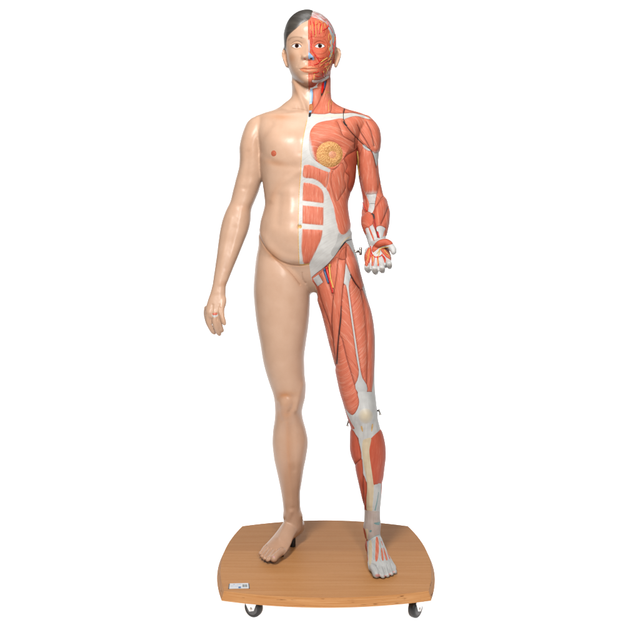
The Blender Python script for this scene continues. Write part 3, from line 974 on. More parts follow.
reg('forearm_flexor', 'muscle_deep', [(373.6, 221), (375.4, 226), (377, 232), (378.4, 238), (376.6, 238), (374.8, 231), (372.8, 226)], amp=1.0, fib=76, line=.4)
reg('brachioradialis_muscle', 'muscle_mid', [(374.6, 212), (375.8, 207.4), (382.2, 198.6), (386, 200), (390, 208), (391.4, 214), (390, 226), (387.6, 235), (385.6, 239), (385, 231), (382.4, 226.6), (379, 226.2), (376.6, 228), (375, 222), (374.4, 217)], amp=3.0, wd=2.4, fib=112, line=.4)
reg('forearm_cleft', 'cleft', strip([(381, 224), (384.6, 216), (387.6, 208)], .25, .2), sub=1)
reg('forearm_cleft', 'gap', strip([(371.6, 213.6), (373.8, 215.2), (374.4, 221), (376, 229), (377.6, 235), (378.6, 240)], 1.3, .7), sub=1)
reg('wrist_base', 'tendon', [(365.8, 234), (371, 238), (377, 238), (381, 237.4), (386, 236), (386.6, 241), (384, 247), (376, 252), (366.8, 250), (366.4, 243)], sub=3, fib=80)
reg('flexor_tendon', 'tendon', [(365.4, 229.4), (368.2, 227.8), (370.4, 232), (373.4, 240.6), (371, 243), (368.4, 238)], sub=3, amp=1.2, wd=1, fib=72)
reg('flexor_tendon', 'tendon', [(369.6, 226.8), (372.6, 225.6), (374.6, 229), (377.2, 238), (375.2, 240.6), (373.2, 236), (371.2, 231)], sub=3, amp=1.2, wd=1, fib=72)
reg('flexor_tendon', 'tendon', [(376.4, 227.8), (379, 226.0), (382, 226.2), (385.4, 228.6), (384, 232), (382.2, 238), (379.4, 238.4), (377.6, 233)], sub=3, amp=1.2, wd=1, fib=105)
reg('flexor_cleft', 'muscle_deep', [(368.8, 229), (369.8, 229), (373, 236.4), (374.4, 240.8), (373.4, 240.4), (371.4, 236)], sub=3, fib=70)
# ---- hand
HB = [(364.6, 250), (368, 247.6), (373, 246), (380, 245.4), (388, 244), (394, 244), (399, 248), (399, 256), (396, 262), (394, 272), (386, 276), (374, 278), (364, 274), (361, 266), (363, 258)]
reg('hand_base', 'tendon', HB, sub=2, fib=82)
reg('hypothenar_muscle', 'muscle_face', [(366.6, 250.4), (369, 247.4), (371, 250), (371, 256), (369.4, 261), (367.2, 266.4), (364.4, 264), (364.2, 257)], amp=1.2, fib=80, line=.4)
reg('thenar_muscle', 'muscle_deep', [(372.4, 246.8), (376.6, 241.8), (381, 239.4), (386.6, 238.8), (391.6, 240.8), (393.4, 243.2), (389.4, 245), (382, 246.6), (377, 249.6), (373.4, 252.4), (371.8, 250.4)], amp=1.6, fib=20, line=.4)
reg('thenar_muscle', 'muscle_face', [(380.6, 249), (386, 247.4), (389, 250), (391, 253.4), (394.2, 254.6), (395, 259), (393.4, 262.6), (389.6, 259.4), (386, 257), (382.4, 253)], amp=1.2, fib=40, line=.4)
reg('lumbrical_muscle', 'muscle_face', strip([(371.9, 255), (372.4, 261), (372.2, 266)], 2.0, 1.5), sub=1, amp=.5, wd=.7)
reg('lumbrical_muscle', 'muscle_face', strip([(377.4, 256), (378, 261), (378.2, 266)], 1.8, 1.5), sub=1, amp=.5, wd=.7)
reg('lumbrical_muscle', 'muscle_face', strip([(381.8, 254), (384, 258.6), (385.4, 262.6)], 1.8, 1.2), sub=1, amp=.5, wd=.7)
for pts in ([(365.0, 267.2), (368.4, 266.6), (370.6, 268.6), (370.2, 271.6), (367.6, 272.4), (365, 270.6)], [(372.2, 268.6), (375.4, 268.0), (378, 269.8), (377.6, 273.4), (374.8, 274.4), (372.4, 272.4)],
            [(379.6, 267.8), (382.6, 267.4), (385, 268.8), (384.6, 272), (382.2, 273), (380, 271.6)], [(387.6, 263.6), (390.4, 263.2), (392.4, 265), (392, 268), (389.6, 268.8), (387.4, 267)]):
    reg('shaded_fingertip', 'shaded_fingertip', pts, sub=4, fib=80, edge=.6)  # finger ends with their underside shade put into the colour
# ---- hip and thigh
reg('gluteal_fascia', 'grey', [(345.6, 241.4), (352, 238), (358, 240), (362, 252), (364, 270), (368, 288), (363.4, 288), (358.8, 270), (353.8, 255), (349.4, 245.6)], fib=80)
reg('tensor_fasciae_latae', 'muscle', [(345.4, 247.6), (348.8, 245.4), (351, 249), (354.4, 255), (358.9, 267), (362.8, 280), (363.6, 287), (362.2, 291), (358.8, 288.6), (354.6, 282.4), (350, 274), (345.9, 263)], amp=3, wd=2.2, fib=72, line=.55)
reg('adductor_longus', 'muscle', [(312.8, 280.4), (318.7, 274.6), (324, 268.6), (329, 263.4), (334, 264), (336, 272), (334.4, 290), (333, 306), (331.6, 321), (333.4, 352), (335.6, 366), (333, 372), (324, 330), (318.6, 293), (315.5, 285)], amp=2.4, wd=2, fib=76, line=.5)
reg('gracilis_muscle', 'muscle', [(313.2, 281.4), (317.6, 285.6), (320, 295), (324, 308), (329, 322), (332.4, 336), (335, 354), (337, 366), (338, 376), (332, 372), (318, 325), (312.6, 300), (317.6, 297.6), (317.8, 291), (315.8, 285.4)], amp=2.0, wd=1.6, fib=72, line=.5)
reg('pectineus_muscle', 'muscle', [(324.4, 268.4), (329, 263.6), (335, 257.4), (338.6, 258.6), (337.6, 270), (335.2, 284), (333.2, 296), (331, 290), (327.6, 280)], amp=-2.0, wd=1.8, fib=82, line=.5)
reg('adductor_tendon', 'tendon', [(312.8, 278.6), (318.6, 274.4), (323, 282.2), (317.6, 286.4)], sub=1, amp=.8, wd=.8, fib=60)
reg('vastus_medialis', 'muscle', [(337, 340), (340.4, 334), (342.8, 341), (346.8, 358), (351.4, 373.6), (355, 385.4), (357.4, 393), (358.8, 399.5), (358.7, 405), (356, 411.6), (352.4, 415), (348.6, 413.2), (345.4, 408.6), (341.5, 399), (336, 386), (332, 368), (335.6, 366)],
    amp=3.2, wd=2.4, fib=-45 + 180, line=.5)
reg('rectus_femoris', 'muscle', [(342.2, 290), (345.4, 284), (348, 286), (348.8, 297), (350.6, 311), (353, 328), (355.4, 345), (357.8, 361), (358.8, 372), (357.6, 379), (355.2, 384.6), (351.6, 374), (347, 358.6), (342.8, 340.6), (339.8, 334), (341.2, 318)], amp=2.6, wd=2.2, fib=52, line=.45)
reg('rectus_femoris', 'muscle', [(349.4, 283.6), (351, 276.4), (355, 283.4), (361, 292), (363.4, 306), (365.2, 322), (366.5, 341), (367, 360), (366.6, 376), (366.2, 384), (363, 379), (361, 372), (359.2, 361), (356.8, 345), (354.4, 328), (352, 311), (350, 296)], amp=2.6, wd=2.2, fib=140, line=.45)
reg('vastus_lateralis', 'muscle', [(360.6, 291), (363.4, 291.6), (368.4, 303), (372.4, 318), (373.8, 332), (374, 346), (373.6, 366), (372.6, 385), (371.8, 392.2), (366.6, 392), (366.8, 376), (367.4, 360), (366.9, 341), (365.6, 322), (363.8, 306)], amp=2.2, wd=1.6, fib=100, line=.5)
reg('iliotibial_band', 'white', [(362.4, 288), (367, 286), (372, 296), (378, 320), (379, 360), (377, 395), (371.9, 393), (373, 384), (374.2, 366), (374.5, 346), (374.2, 331), (372.8, 317), (368.8, 302.4)], sub=2, fib=95)
reg('rectus_tendon', 'tendon', [(345.8, 263.4), (348.6, 270), (351, 276.2), (349.6, 281), (348.8, 287), (349.6, 295), (351.6, 310), (353.9, 327), (356.4, 344), (358.8, 360), (360.6, 371), (362.6, 378.6), (366.5, 384.6), (366.8, 392),
     (357.6, 392), (355.2, 384.6), (358.4, 378.6), (359, 371), (357.0, 360), (354.8, 344), (352.4, 327), (350, 310), (348, 295), (346, 285), (343.4, 283), (344.6, 272)], sub=2, amp=.7, wd=.8, fib=80)
reg('sartorius_muscle', 'muscle', [(338.4, 259.2), (345.2, 259.6), (345.4, 268), (344.4, 278), (342.6, 291), (341.4, 305), (340.2, 319), (338.4, 336), (337.4, 352), (336.8, 364), (335.4, 357), (333.4, 340), (332, 322), (332.6, 306), (334, 292), (336.6, 274)], amp=3.2, wd=1.8, fib=84, line=.6)
reg('iliopsoas_muscle', 'muscle', [(338.6, 258.6), (340, 252.4), (343, 248.4), (346, 247), (345.8, 254), (345.4, 259.4)], sub=2, amp=1.4, wd=1.4, fib=70, line=.5)
reg('thigh_cleft', 'gap', strip([(341.4, 306), (340.6, 318), (338.8, 336), (337.6, 350), (336.9, 364)], .5, .9), sub=1)
reg('thigh_cleft', 'gap', strip([(350.2, 274.4), (355, 282.8), (359.4, 288.6)], .9, .5), sub=1)
reg('groin_seam', 'gap', strip([(354, 238.6), (351.5, 239.5), (346, 241.2), (342, 245.7), (338.7, 250.5), (335, 255.8), (328.7, 263.2), (322.5, 268.8), (316, 273.6), (311.6, 277.6)], .8, .3), sub=1)
reg('iliac_bone_edge', 'bone', strip([(350.5, 236.6), (346, 239.0), (342, 243.2), (340.4, 246.4)], 1.6, .6), sub=1)
# ---- knee and lower leg
reg('knee_capsule', 'knee', [(357.8, 391.8), (366.6, 391.8), (371.8, 392), (379, 394), (382, 410), (384, 428), (379, 431.5), (375, 434.4), (371.8, 437.6), (366, 441), (361, 441), (357.4, 436.6), (352.8, 429.6), (353, 424), (348, 416), (344, 407.6),
     (348.6, 412.7), (352.4, 415.2), (356, 411.8), (358.8, 405), (358.9, 399.5)], sub=2, fib=85)
reg('knee_muscle_edge', 'muscle_deep', [(342, 405), (344.4, 408), (348, 416), (351.8, 423.6), (354.6, 428.6), (351.6, 428.4), (346, 422), (341, 410)], sub=3, amp=.8, fib=60)
reg('patella', 'patella', circ(365.8, 416.0, 7.6, 7.6), amp=2.4, wd=5.0, fib=80, edge=3.0)
reg('infrapatellar_fat', 'fatline', [(360.8, 426.2), (362.2, 426.4), (363, 430), (362.6, 432), (361.2, 429.6)], sub=3, amp=.3)
reg('infrapatellar_fat', 'fatline', [(371.8, 424.4), (373.2, 424.2), (372.8, 428), (371.8, 431.8), (371.2, 429.6)], sub=3, amp=.3)
reg('tibialis_anterior', 'muscle_deep', [(371.4, 438.4), (374, 435.4), (378, 431.8), (382, 429), (386, 436), (389, 452), (387, 470), (384.6, 484), (380.6, 483.4), (374.2, 485), (372.8, 478), (371, 466), (369.6, 456), (369.3, 449), (370.4, 443)], amp=2.6, wd=2.4, fib=93)
reg('peroneal_muscle', 'muscle_deep', [(381.4, 484), (384.6, 482), (384, 498), (382.6, 513), (380.4, 512), (381, 498)], sub=3, amp=.6, fib=92)
reg('lower_leg_fascia', 'grey', [(358.6, 438.8), (362.6, 440), (362.2, 450), (363.4, 463), (366, 476), (367, 482), (365.6, 480), (363.4, 474), (361.8, 464), (361.2, 452)], sub=3, fib=88)
reg('gastrocnemius_muscle', 'muscle_deep', [(347, 430), (352.4, 429.6), (356, 435), (358.6, 441), (360.4, 450), (361.3, 458.2), (356, 464.6), (352.6, 462), (347, 452), (346, 438)], amp=2.4, wd=2, fib=84, line=.5)
reg('soleus_muscle', 'muscle_deep', [(355, 465.4), (361.4, 458.8), (362.6, 464), (363.2, 474), (363.4, 488), (364, 500), (363.8, 512), (360, 508), (357.6, 490), (354, 474)], amp=2, wd=1.6, fib=80, line=.5)
reg('flexor_muscle', 'muscle_deep', [(363.6, 475.4), (366, 481), (367.2, 488), (366.8, 498), (365.6, 508), (364.2, 510), (364, 500), (363.6, 488)], sub=3, amp=1.2, wd=1.2, fib=88, line=.5)
reg('tibia', 'bone', [(362.6, 441.2), (366, 438.8), (371, 437.9), (370.6, 443), (369.4, 449.6), (369.8, 457), (371, 466), (372.6, 477), (373.4, 488), (373.0, 500), (372.2, 511), (367, 511), (366.4, 500), (367.2, 488), (366, 476), (363.6, 463), (362.3, 452)], sub=3, amp=1.2, wd=1.6, fib=88)
reg('extensor_tendon', 'grey', [(374.2, 485), (377.4, 484.2), (380.4, 483.6), (381.2, 495), (380.8, 512), (372.8, 511), (373.2, 500), (373.8, 490)], sub=2, fib=90, seed=3)
reg('tendon_sheath', 'teal', strip([(378.6, 492), (377, 502), (375, 510.6)], .5, 1.2), sub=1)
reg('extensor_retinaculum', 'sheath', [(363, 511), (367, 510.6), (374, 511.4), (381.4, 512), (382.4, 522), (384, 534), (381, 533.9), (376, 535.8), (371, 538.6), (368.2, 540.6), (366.6, 535), (365, 530), (362, 526)], sub=2, fib=88)
reg('tendon_sheath', 'teal', [(373.6, 523), (377, 522.4), (379.8, 521.8), (379.4, 525), (376, 524.6)], sub=2, amp=.3)
reg('tendon_sheath', 'teal', [(369.4, 530.6), (371.6, 530), (371.4, 532), (369.8, 532.2)], sub=2, amp=.3)
reg('medial_malleolus', 'bone', [(364.8, 529.6), (367.6, 529), (368.2, 533), (367.4, 540), (366, 536)], sub=3, amp=.8)
# ---- foot
reg('foot_base', 'grey', [(366, 541), (368.4, 540.6), (371, 538.7), (376, 535.9), (381, 534), (384, 534), (386, 540), (394, 556), (402, 572), (396, 582), (378, 584), (368, 576), (364, 560), (365, 548)], sub=1, fib=82, seed=5)
reg('abductor_hallucis', 'muscle_deep', [(362, 528), (365, 530), (367, 541), (367.4, 552), (367.8, 562), (362, 558), (360, 540)], sub=3, amp=.5, fib=80)
reg('metatarsal_bone', 'bone', [(369, 541.4), (371.4, 540.6), (372, 550), (371.8, 560), (370, 566), (368.6, 562), (368.4, 551)], sub=3, amp=.8, fib=88)
reg('interosseous_muscle', 'muscle', [(375.8, 538.6), (377.2, 536.8), (378.6, 541), (378.8, 551), (377.8, 559), (376.2, 561.6), (375.2, 559), (375.4, 549)], sub=3, amp=1.0, wd=1, fib=90)
reg('interosseous_muscle', 'muscle', [(381.0, 549), (382, 548), (383.2, 554), (383.6, 560), (382.2, 560.4), (381.4, 556)], sub=3, amp=.7, wd=.8, fib=80)
reg('interosseous_muscle', 'muscle', [(383.2, 548), (384.2, 548.6), (386.2, 554), (387.6, 559.4), (386.2, 560.2), (384.8, 556)], sub=3, amp=.7, wd=.8, fib=70)
reg('interosseous_muscle', 'muscle', [(386.6, 551), (387.4, 551.4), (389.6, 556.4), (390.2, 559), (389.2, 558.6)], sub=2, amp=.5, wd=.8, fib=65)
reg('interosseous_muscle', 'muscle', strip([(381.2, 541), (382.6, 545.4)], .8, .5), sub=1, amp=.3, wd=.6)
reg('tendon_line', 'teal', strip([(379.6, 538), (380.6, 548), (381, 556)], .35, .3), sub=1)
reg('tendon_line', 'teal', strip([(374.4, 540), (374.2, 550), (373.8, 560)], .35, .3), sub=1)
reg('tendon_line', 'teal', strip([(383, 541), (387, 549), (391, 557)], .35, .3), sub=1)
reg('retinaculum_edge', 'teal', strip([(368.4, 540.6), (371, 538.7), (376, 535.9), (381, 534)], .5, .4), sub=1)
reg('cartilage', 'teal', strip([(367.9, 541.5), (368, 546.5)], 1.0, .6), sub=1)
# ---- neck
reg('sternocleidomastoid', 'muscle', [(328, 78), (332, 78), (333, 97), (331.4, 102), (329.4, 113.2), (313.4, 113.6), (313.6, 110), (318, 104), (321.4, 95), (324.6, 88)], sub=3, amp=2.0, wd=2, fib=115, line=.35)
reg('sternohyoid', 'muscle', [(312.6, 89), (318, 88.4), (322, 89), (321.6, 95), (318.6, 103), (313.8, 110), (312.2, 113.4), (312.8, 104)], sub=3, amp=1.6, wd=1.6, fib=96, line=.4)
reg('neck_cleft', 'gap', [(322.4, 83), (326.6, 80), (326, 85), (324.6, 90), (321.6, 96.4), (321.4, 92)], sub=3, amp=-2.0)
reg('carotid_artery', 'artery', [(321.8, 84), (324.2, 82.4), (324, 88), (322.2, 93.6), (321.3, 91)], sub=3, amp=.8, wd=.8)
reg('jugular_vein', 'vein', [(324.3, 82), (326, 80.6), (325.4, 86), (324.2, 89)], sub=3, amp=.8, wd=.8)
reg('laryngeal_cartilage', 'blue', [(310, 91), (312.6, 90.4), (312.9, 97), (311.8, 104), (309.6, 104.6), (309.8, 97)], sub=2, amp=.8, wd=.8)
reg('thyroid_gland', 'thyroid', [(309.5, 104.6), (312, 104), (313, 107), (312, 110.4), (309.2, 110.6)], sub=3, amp=.8, wd=.8)
reg('laryngeal_cartilage', 'blue', [(309.2, 110.6), (311.8, 110.4), (311.4, 112.6), (309, 112.8)], sub=1, amp=.4)
reg('neck_opening', 'gap', [(309, 112.8), (311.2, 112.6), (310.6, 116.4), (308.6, 116.8)], sub=2, amp=-3.0, wd=.6)
# ---- face
reg('facial_muscle', 'muscle_face', [(308.4, 14), (314, 12), (326, 17), (335, 27), (340, 40), (338, 58), (333.4, 66), (331.6, 76), (325, 81), (318, 84.4), (310, 88.4), (308.4, 84)], sub=2, fib=60, strength=.8)
reg('galea_aponeurosis', 'galea_mottled', [(308.4, 9), (314, 9), (326, 14), (334, 24), (337, 33), (334.4, 34), (331, 29.6), (326, 23.4), (320, 19.6), (314, 17.4), (310, 17.6), (308.4, 18)], sub=3, fib=35, strength=.7)
reg('frontal_muscle', 'muscle_face', [(308.4, 18.5), (313, 17.8), (319, 19.8), (325, 24), (327.6, 30), (325, 36.6), (318, 37.6), (311.4, 37), (308.4, 38)], sub=3, amp=.9, wd=1.4, fib=84, line=.25)
reg('temporal_fascia', 'temporal', [(328, 23.6), (330, 24.8), (331.4, 27.4), (333.8, 30.6), (335.2, 36), (334.2, 38.4), (334.6, 41), (333.4, 43.6), (333.6, 46), (332.6, 48), (333.2, 51), (332, 53.2), (332, 55.4),
     (330.4, 58), (329.2, 57.4), (329.8, 55), (330.6, 53), (329.8, 50.6), (329.2, 48.6), (330.8, 45.6), (329.8, 43), (330, 41), (331.8, 38.2), (331.6, 36), (330.2, 33.6), (329.6, 31), (328.2, 28.6), (328.6, 26)], sub=3, amp=.4, fib=75)
reg('orbicularis_oculi', 'muscle_face', circ(319.8, 46.4, 8.6, 8.2), amp=1.0, wd=1.4, fib=0, line=.22, strength=.6)
reg('nasal_bone', 'galea', [(308.4, 40), (309.6, 41), (309.9, 46), (309.9, 51), (308.4, 53)], sub=2, amp=.2)
reg('nasal_cartilage', 'blue', [(308.4, 52.6), (309.4, 52.4), (311.8, 55), (313.8, 57.4), (314, 60), (312, 60), (310.4, 59.2), (308.4, 58.6)], sub=2, amp=.3)
reg('nostril', 'gap', [(310, 58.3), (312, 57.9), (312.3, 59), (310.6, 59.3)], sub=3)
reg('nostril', 'nipple', [(303.2, 58.6), (305.2, 58.2), (306.4, 59.3), (304.4, 59.8)], sub=3, amp=-.3)
reg('masseter_muscle', 'muscle', [(325, 61), (330, 59), (333, 62), (331.8, 70), (329.8, 76), (326, 78), (324.4, 72)], sub=3, amp=1.3, wd=1.6, fib=78, line=.4)
reg('zygomatic_muscle', 'muscle_face', [(318.4, 65.4), (326, 60), (331, 56.6), (331.6, 58.6), (326, 63), (320, 68)], sub=3, amp=1.0, wd=.9, fib=-36, line=.35)
reg('chin_muscle', 'muscle', [(309, 75), (314, 74), (320, 73), (322.4, 77), (319, 80), (313, 80.4), (311.6, 84), (309.4, 85)], sub=3, amp=.8, wd=1.2, fib=75, line=.3)
reg('jaw_bone', 'jaw', [(312.4, 80.2), (316, 80.4), (321, 79.6), (326, 76.8), (328.8, 75.6), (328.4, 78), (323, 81.4), (318, 83), (312.8, 82.6)], sub=3, amp=1.0, wd=.8, fib=10)
reg('hyoid_tendon', 'jaw', strip([(310, 88.6), (314, 87.8), (317.4, 86.8)], 1.4, 1.0), sub=1, amp=.6, wd=.5)
reg('hyoid_tendon', 'jaw', strip([(315.8, 86.6), (317.2, 84.2), (318.6, 82.4)], 1.2, .9), sub=1, amp=.6, wd=.5)
reg('ear', 'skin', [(334.6, 51), (336.4, 47.6), (341, 46), (345, 50), (344, 60), (339, 69), (335.2, 68.6), (333.6, 66.4), (335.0, 60)], sub=3, wrap=True)
reg('lips', 'lip', [(299.8, 69.2), (302.4, 67.6), (305.6, 66.2), (307.4, 66.0), (308.6, 66.6), (309.8, 66.0), (312, 66.2), (315.4, 67.6), (318, 69.0), (315.6, 71.2), (312, 72.7), (308.6, 73.1), (305, 72.6), (302, 71.2)], sub=3, amp=.7, wd=.9)
reg('mouth_line', 'nipple', strip([(300.2, 69.2), (304, 68.9), (308.5, 69.4), (313, 68.9), (317.4, 69.2)], .4), sub=1)
for x, s in ((296.7, -1), (319.9, 1)):
    reg('eye', 'eyewhite', [(x - 4.9, 46.3 + .2 * s), (x - 3, 44.7), (x, 43.9), (x + 3, 44.7), (x + 4.7, 46.3 - .2 * s), (x + 2.6, 47.4), (x, 47.9), (x - 2.8, 47.5)], sub=4, amp=.8, wd=1.6)
    reg('eyelash_line', 'lash', strip([(x - 5.2, 46.2 + .2 * s), (x - 3.1, 44.5), (x, 43.7), (x + 3.1, 44.5), (x + 5.0, 46.2 - .2 * s)], .5), sub=1, amp=.5, wd=.5)
    reg('iris', 'iris', circ(x + .1, 45.8, 2.05), amp=.25, wd=.6)
    reg('pupil', 'pupil', circ(x + .1, 45.8, .95), amp=.1, wd=.5)
HAIR = [(311.8, 4), (311.9, 13.6), (310.6, 17.6), (308.4, 20.2), (302, 23.6), (296, 28.8), (291, 33), (287.6, 37.4), (286.4, 43), (286.0, 50.4), (284.2, 50), (282, 47), (276, 44), (276, 4)]
reg('hair', 'hair', HAIR, sub=2, amp=4.4, wd=2.4, fib=38, strength=.93, edge=.9)
# nails
for u, v, rx, ry, mt in ((273.8, 556.8, 1.6, .8, 'nail'), (377.8, 575.4, 2.6, 1.5, 'nail'), (385.2, 576.0, 1.3, .9, 'nail'), (389.8, 574.2, 1.2, .9, 'nail'),
                         (393.8, 571.8, 1.1, .85, 'nail'), (396.6, 569.0, .9, .8, 'nail')):
    reg('toenail', mt, circ(u, v, rx, ry), amp=.3, wd=.5)

# --- ownership, outline snapping
n = len(V)


def inside(P, u, v):
    c = np.zeros(len(u), bool)
    x0, y0 = P[:, 0], P[:, 1]
    x1, y1 = np.roll(x0, -1), np.roll(y0, -1)
    for a, b, cc, d in zip(x0, y0, x1, y1):
        if b == d:
            continue
        k = (b > v) != (d > v)
        if k.any():
            c[k] ^= u[k] < (cc - a) * (v[k] - b) / (d - b) + a
    return c


E, _ = edges_of(T)
el = np.linalg.norm(V[E[:, 0]] - V[E[:, 1]], axis=1)
vl = np.zeros(n)
np.maximum.at(vl, E[:, 0], el)
np.maximum.at(vl, E[:, 1], el)
pxl = vl * F / (V[:, 1] - CAM_Y)                 # longest edge at a vertex in photo pixels
MARG = 7.0
dist = np.full(n, MARG)
decided = np.zeros(n, bool)
locked = np.zeros(n, bool)
owner = np.zeros(n, np.int32)
for i in range(len(REG) - 1, 0, -1):
    r = REG[i]
    P = r['P']
    lo, hi = P.min(0) - MARG, P.max(0) + MARG
    idx = np.nonzero((U > lo[0]) & (U < hi[0]) & (W > lo[1]) & (W < hi[1]) & (front | r['wrap']))[0]
    if len(idx) == 0:
        continue
    d = seg_dist(U[idx], W[idx], P, True)
    ins = inside(P, U[idx], W[idx])
    if i == 1:
        r['d'] = None
    # snap undecided vertices that lie close to this outline onto it
    nf = ~decided[idx] & ~locked[idx] & (d < 0.55 * pxl[idx]) & (np.abs(Nn[idx, 1]) > 0.25)
    si = idx[nf]
    if len(si):
        Q0, Q1 = P, np.roll(P, -1, 0)
        best = np.full(len(si), 1e9)
        bu = U[si].copy()
        bv = W[si].copy()
        for (x0, y0), (x1, y1) in zip(Q0, Q1):
            dx, dy = x1 - x0, y1 - y0
            t = np.clip(((U[si] - x0) * dx + (W[si] - y0) * dy) / (dx * dx + dy * dy + 1e-12), 0, 1)
            cu, cv = x0 + t * dx, y0 + t * dy
            dd = (U[si] - cu) ** 2 + (W[si] - cv) ** 2
            k = dd < best
            best[k] = dd[k]
            bu[k] = cu[k]
            bv[k] = cv[k]
        Y = V[si, 1] - CAM_Y
        mx = (bu - U[si]) * Y / F
        mz = -(bv - W[si]) * Y / F
        my = -(Nn[si, 0] * mx + Nn[si, 2] * mz) / Nn[si, 1]
        my = np.clip(my, -.003, .003)
        V[si, 1] += my
        Y2 = V[si, 1] - CAM_Y
        V[si, 0] = (bu - 320) * Y2 / F
        V[si, 2] = CAM_Z + (HOR - bv) * Y2 / F
        U[si], W[si] = bu, bv
        locked[si] = True
    d[nf] = 0.0
    und = ~decided[idx]
    # distance to the visible outline: own outline inside, higher parts' outlines outside
    np.minimum.at(dist, idx[und], d[und])
    own = idx[und & ins]
    owner[own] = i
    decided[own] = True

cent = V[T].mean(1)
cu, cv = project(cent)
cfront = (Nn[T].mean(1)[:, 1] < 0.35)
fown = np.zeros(len(T), np.int32)
fdec = np.zeros(len(T), bool)
for i in range(len(REG) - 1, 0, -1):
    r = REG[i]
    P = r['P']
    lo, hi = P.min(0), P.max(0)
    idx = np.nonzero((cu > lo[0]) & (cu < hi[0]) & (cv > lo[1]) & (cv < hi[1]) & ~fdec & (cfront | r['wrap']))[0]
    k = idx[inside(P, cu[idx], cv[idx])]
    fown[k] = i
    fdec[k] = True
# keep each part in one piece: stray slivers go to the part around them


def components(tris):
    ids, inv = np.unique(tris.ravel(), return_inverse=True)
    inv = inv.reshape(-1, 3)
    lab = np.arange(len(ids))
    A = np.concatenate([inv[:, 0], inv[:, 1]])
    B = np.concatenate([inv[:, 1], inv[:, 2]])
    while len(A):
        la, lb = lab[A], lab[B]
        k = la != lb
        A, B, la, lb = A[k], B[k], la[k], lb[k]
        if len(A) == 0:
            break
        lo, hi = np.minimum(la, lb), np.maximum(la, lb)
        o = np.argsort(-lo, kind='stable')
        lab[hi[o]] = lo[o]
        while True:
            nl_ = lab[lab]
            if (nl_ == lab).all():
                break
            lab = nl_
    return lab[inv[:, 0]]


for i in range(len(REG) - 1, -1, -1):
    f = np.nonzero(fown == i)[0]
    if len(f) < 4:
        continue
    c = components(T[f])
    u, cnt = np.unique(c, return_counts=True)
    lim = max(30, int(.03 * cnt.max())) if i > 1 else 700
    small_c = u[(cnt < lim) & (cnt < cnt.max())]
    if len(small_c) == 0:
        continue
    flag = np.zeros(len(V), bool)
    flag[T[f[np.isin(c, small_c)]].ravel()] = True
    near = np.nonzero(flag[T].any(1) & (fown != i))[0]
    for cc in small_c:
        sf = f[c == cc]
        vv = np.unique(T[sf])
        nb = near[np.isin(T[near], vv).any(1)]
        if len(nb):
            fown[sf] = np.bincount(fown[nb]).argmax()
# the back and sides of the muscle arm, hand, lower leg and foot keep plausible colours through the wrapped base

# --- raise each part from its outline
amp = np.array([r['amp'] for r in REG])
wdv = np.array([r['wd'] for r in REG])
disp = amp[owner] * (1 - np.exp(-(dist / wdv[owner])))
cutline = np.zeros(n)
V = V + Nn * disp[:, None]
# one gentle pass so the steps between parts look moulded
V = smooth(V, T, 1, 0.35, np.where(locked, .25, 1.0))
Nn = normals(V, T)

# --- colour fields on the skin (airbrushed warmth, brows, seams as painted on the figure)
U, W = project(V)
front = Nn[:, 1] < 0.35
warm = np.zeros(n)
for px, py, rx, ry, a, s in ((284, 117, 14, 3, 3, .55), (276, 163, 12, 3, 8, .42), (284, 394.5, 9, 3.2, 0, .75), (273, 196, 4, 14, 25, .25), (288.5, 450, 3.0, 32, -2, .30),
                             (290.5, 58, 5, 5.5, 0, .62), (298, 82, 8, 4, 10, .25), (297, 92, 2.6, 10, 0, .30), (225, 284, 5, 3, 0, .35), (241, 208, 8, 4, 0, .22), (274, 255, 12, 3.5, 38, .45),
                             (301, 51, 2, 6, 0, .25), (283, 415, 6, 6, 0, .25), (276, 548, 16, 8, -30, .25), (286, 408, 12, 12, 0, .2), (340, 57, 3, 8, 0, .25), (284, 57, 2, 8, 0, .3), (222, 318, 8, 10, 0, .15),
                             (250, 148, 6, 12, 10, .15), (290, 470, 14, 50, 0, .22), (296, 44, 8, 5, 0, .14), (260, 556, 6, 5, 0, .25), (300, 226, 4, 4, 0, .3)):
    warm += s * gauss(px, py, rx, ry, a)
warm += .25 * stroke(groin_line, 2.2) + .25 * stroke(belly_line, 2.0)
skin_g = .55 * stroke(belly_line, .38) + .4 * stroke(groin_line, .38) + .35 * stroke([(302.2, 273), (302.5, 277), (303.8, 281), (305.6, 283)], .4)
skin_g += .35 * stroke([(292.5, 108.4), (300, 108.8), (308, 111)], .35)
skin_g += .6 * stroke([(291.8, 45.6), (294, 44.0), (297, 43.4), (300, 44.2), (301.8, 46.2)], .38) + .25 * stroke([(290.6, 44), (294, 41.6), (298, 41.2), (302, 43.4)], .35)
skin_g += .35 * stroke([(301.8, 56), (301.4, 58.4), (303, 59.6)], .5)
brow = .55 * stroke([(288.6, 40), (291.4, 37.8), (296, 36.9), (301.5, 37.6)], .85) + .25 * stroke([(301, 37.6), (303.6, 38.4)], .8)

for r in REG:
    r['faces'] = np.zeros(0, int)
for i, r in enumerate(REG):
    r['faces'] = np.nonzero(fown == i)[0]
for i in range(len(REG)):
    f = REG[i]['faces']
    if len(f) < 4:
        continue
    c = components(T[f])
    u, cnt = np.unique(c, return_counts=True)
    order = u[np.argsort(-cnt)]
    REG[i]['faces'] = f[c == order[0]]
    for k in order[1:]:          # a part cut through by a seam is two pieces
        REG.append(dict(REG[i], faces=f[c == k]))
print('parts', len(REG), 'empty:', [r['name'] for r in REG if len(r['faces']) == 0])

